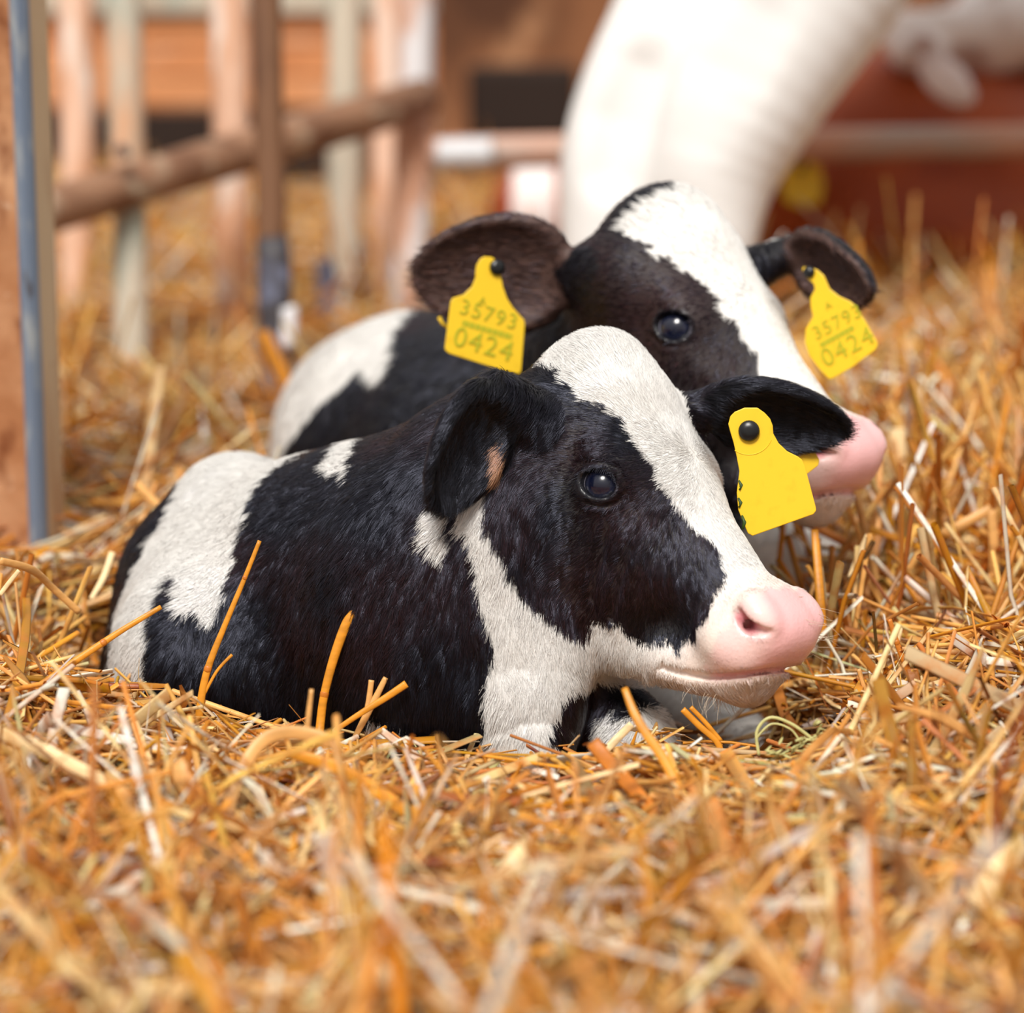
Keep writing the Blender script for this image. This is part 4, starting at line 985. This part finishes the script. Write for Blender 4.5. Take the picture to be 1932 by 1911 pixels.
MB().box(((x0_ + x1_) / 2, yb - 0.01, zb + 0.03), ((x1_ - x0_) / 2, 0, 0), (0, 0.03, 0), (0, 0, 0.026)).build('top_rail', M_GREYP, fb, bevel=0.005)
for xx in (x0_ + 0.1, x1_ - 0.06):
    MB().box((xx, yb + 0.04, 0.4), (0.04, 0, 0), (0, 0.03, 0), (0, 0, 0.5)).build('support', M_DARKP, fb, bevel=0.005)
M_DARKBOX = material('dark_brown_fill', lin(46, 35, 30), 0.8, 0.2)
tr_ = P(310, 262, 5.2); tm = MB(); tw = 0.42  # dark box added to stand for the dark opening under the boards
tm.box((tr_[0], tr_[1] - 0.10, tr_[2] - 0.03), (tw, 0, 0), (0, 0.012, 0), (0, 0, 0.09)); tm.box((tr_[0], tr_[1] + 0.06, tr_[2] - 0.03), (tw, 0, 0), (0, 0.012, 0), (0, 0, 0.09))
tm.box((tr_[0], tr_[1] - 0.02, tr_[2] - 0.11), (tw, 0, 0), (0, 0.085, 0), (0, 0, 0.012))
for q in (-1, 1): tm.box((tr_[0] + q * tw, tr_[1] - 0.02, tr_[2] - 0.03), (0.012, 0, 0), (0, 0.092, 0), (0, 0, 0.09))
tm.build('dark_gap_box', M_DARKBOX, None, (tr_[0], tr_[1], tr_[2] - 0.12), bevel=0.004)
tag(bpy.data.objects['dark_gap_box'], 'dark box added in place of the dark opening below the orange boards', 'trough')
tr_ = P(985, 195, 5.6); MB().box((tr_[0], tr_[1], tr_[2]), (0.13, 0, 0), (0, 0.12, 0), (0, 0, 0.09)).build('dark_block', M_DARKBOX, None, (tr_[0], tr_[1], tr_[2] - 0.2), bevel=0.02)  # plain dark block for the dark area against the back wall
tag(bpy.data.objects['dark_block'], 'dark blurred block left of the white legs, above the rail', 'crate')

# ------------------------------------------------------------------ animals behind
def animal(name, fn, lo, hi, h, base, label, cat, colfn):
    V, F = surface(fn, lo, hi, h)
    o = build(name, V, F, M_COAT, None, base); tag(o, label, cat)
    C = colfn(V); setcol(o.data, 'coat', np.concatenate([C, np.zeros((len(V), 1))], 1)); return o
WC1 = spline([P(1420, -300, 2.86), P(1318, -20, 2.85), P(1212, 170, 2.83), P(1162, 300, 2.82), P(1148, 440, 2.82), P(1140, 760, 2.82)], [0.11, 0.092, 0.075, 0.066, 0.058, 0.046])
WC2 = spline([P(1640, -260, 2.76), P(1556, -40, 2.76), P(1425, 185, 2.76), P(1350, 400, 2.77), P(1310, 760, 2.78)], [0.125, 0.098, 0.080, 0.056, 0.046])
WC3 = spline([P(1460, -60, 2.78), P(1350, 150, 2.76), P(1290, 300, 2.77), P(1262, 420, 2.78)], [0.05, 0.050, 0.042, 0.028])
def white_cow(p):
    d = chain(p, *WC1)
    e = chain(p, *WC2)
    e = smin(e, chain(p, *WC3), 0.03)
    d = smin(d, e, 0.014)
    d = smax(d, -chain(p, [P(1400, 20, 2.665), P(1350, 120, 2.675), P(1310, 230, 2.68)], [0.030, 0.034, 0.022]), 0.05)
    d = smax(d, -chain(p, [P(1200, 130, 2.750), P(1165, 220, 2.750), P(1150, 320, 2.755)], [0.018, 0.026, 0.016]), 0.04)
    d = smin(d, chain(p, [P(1450, -560, 2.85), P(2100, -600, 3.15)], [0.22, 0.24]), 0.08)
    d = smin(d, chain(p, [P(1950, -350, 3.1), P(2330, 100, 3.1), P(2310, 700, 3.1)], [0.12, 0.06, 0.045], 0.03), 0.06)
    return d
animal('cow', white_cow, [0.05, 2.5, 0.0], [1.15, 3.5, 1.25], 0.008, P(1240, 700, 2.8), 'white standing cow whose legs rise behind the two calves', 'cow',
       lambda V: np.tile(np.array([0.77, 0.76, 0.745]), (len(V), 1)) * (0.97 + 0.05 * vnoise(V * 12, 3))[:, None])
RED = np.array(lin(180, 84, 34)); RED2 = np.array(lin(134, 50, 18))
def red_calf(p):
    d = chain(p, [P(1010, 400, 3.75), P(1330, 370, 3.75), P(1600, 330, 3.72), P(1830, 330, 3.70)], [0.075, 0.15, 0.185, 0.175], 0.04)
    d = smin(d, ellip(p, P(1760, 430, 3.62), (0.17, 0.12, 0.09)), 0.04)
    d = smin(d, ellip(p, P(1500, 335, 3.55), (0.035, 0.05, 0.03)), 0.03)
    return d
def red_cols(V):
    uv, _ = proj(V); C = RED + (RED2 - RED) * vnoise(V * 14, 5)[:, None]
    w = inpoly(uv, [(968, 310), (1045, 310), (1048, 460), (965, 460)]); C[w] = (0.82, 0.74, 0.72); return C
rc = animal('red_calf', red_calf, [-0.2, 3.2, 0.0], [1.0, 4.1, 0.65], 0.009, P(1500, 540, 3.7), 'red-brown calf lying behind the horizontal rail at right', 'calf', red_cols)
ty = [(1474,345),(1482,318),(1500,304),(1530,303),(1548,318),(1554,350),(1546,384),(1510,392),(1478,378)]
yt = empty('ear_tag', P(1510, 310, 3.46)); tag(yt, 'blurred round yellow tag on the red calf under the rail', 'ear tag')
MB().plate([P(u, v, 3.46) for u, v in ty][::-1], -FWD, 0.003).build('tag_panel', M_TAG, yt, bevel=0.001)
q_ = P(1512, 316, 3.455); MB().tube([q_ + FWD * .02, q_ - FWD * .004], 0.006, 12).build('stud', M_STUD, yt, smooth=True)
def far_calf(p):
    d = ellip(p, P(1890, 62, 3.70), (0.108, 0.15, 0.082))
    d = smin(d, cone(p, P(1850, 80, 3.62), P(1700, 62, 3.58), 0.055, 0.034), 0.03)
    d = smin(d, ellip(p, P(1735, 100, 3.55), (0.042, 0.05, 0.030)), 0.03)
    d = smin(d, cone(p, P(1970, 50, 3.76), P(2300, 120, 3.95), 0.11, 0.2), 0.06)
    R = np.stack([nrm(RIGHT * 0.75 - UP * 0.66), nrm(RIGHT * 0.66 + UP * 0.75), FWD])
    d = smin(d, ellip(p, P(1786, 152, 3.47), (0.052, 0.029, 0.016), R), 0.008)
    return d
def far_cols(V):
    uv, _ = proj(V); C = np.tile(np.array([0.80, 0.72, 0.68]), (len(V), 1))
    b = np.clip((vnoise(V * 16, 9) - 0.5) * 5, 0, 1)[:, None]; C = C + (np.array(lin(150, 100, 76)) - C) * b
    dk = np.clip(1.4 - np.hypot(uv[:, 0] - 1905, uv[:, 1] - 175) / 34, 0, 1)[:, None]; C = C + (np.array([0.02, 0.015, 0.015]) - C) * dk
    e = np.clip(1.5 - np.hypot((uv[:, 0] - 1786) * .8, uv[:, 1] - 150) / 50, 0, 1)[:, None]; C = C + (np.array([0.88, 0.80, 0.80]) - C) * e
    return C
animal('brindled_calf', far_calf, [0.5, 3.3, 0.3], [1.5, 4.4, 0.85], 0.009, P(1880, 200, 3.95), 'white and brown calf\'s head behind the red calf, upper right', 'calf', far_cols)
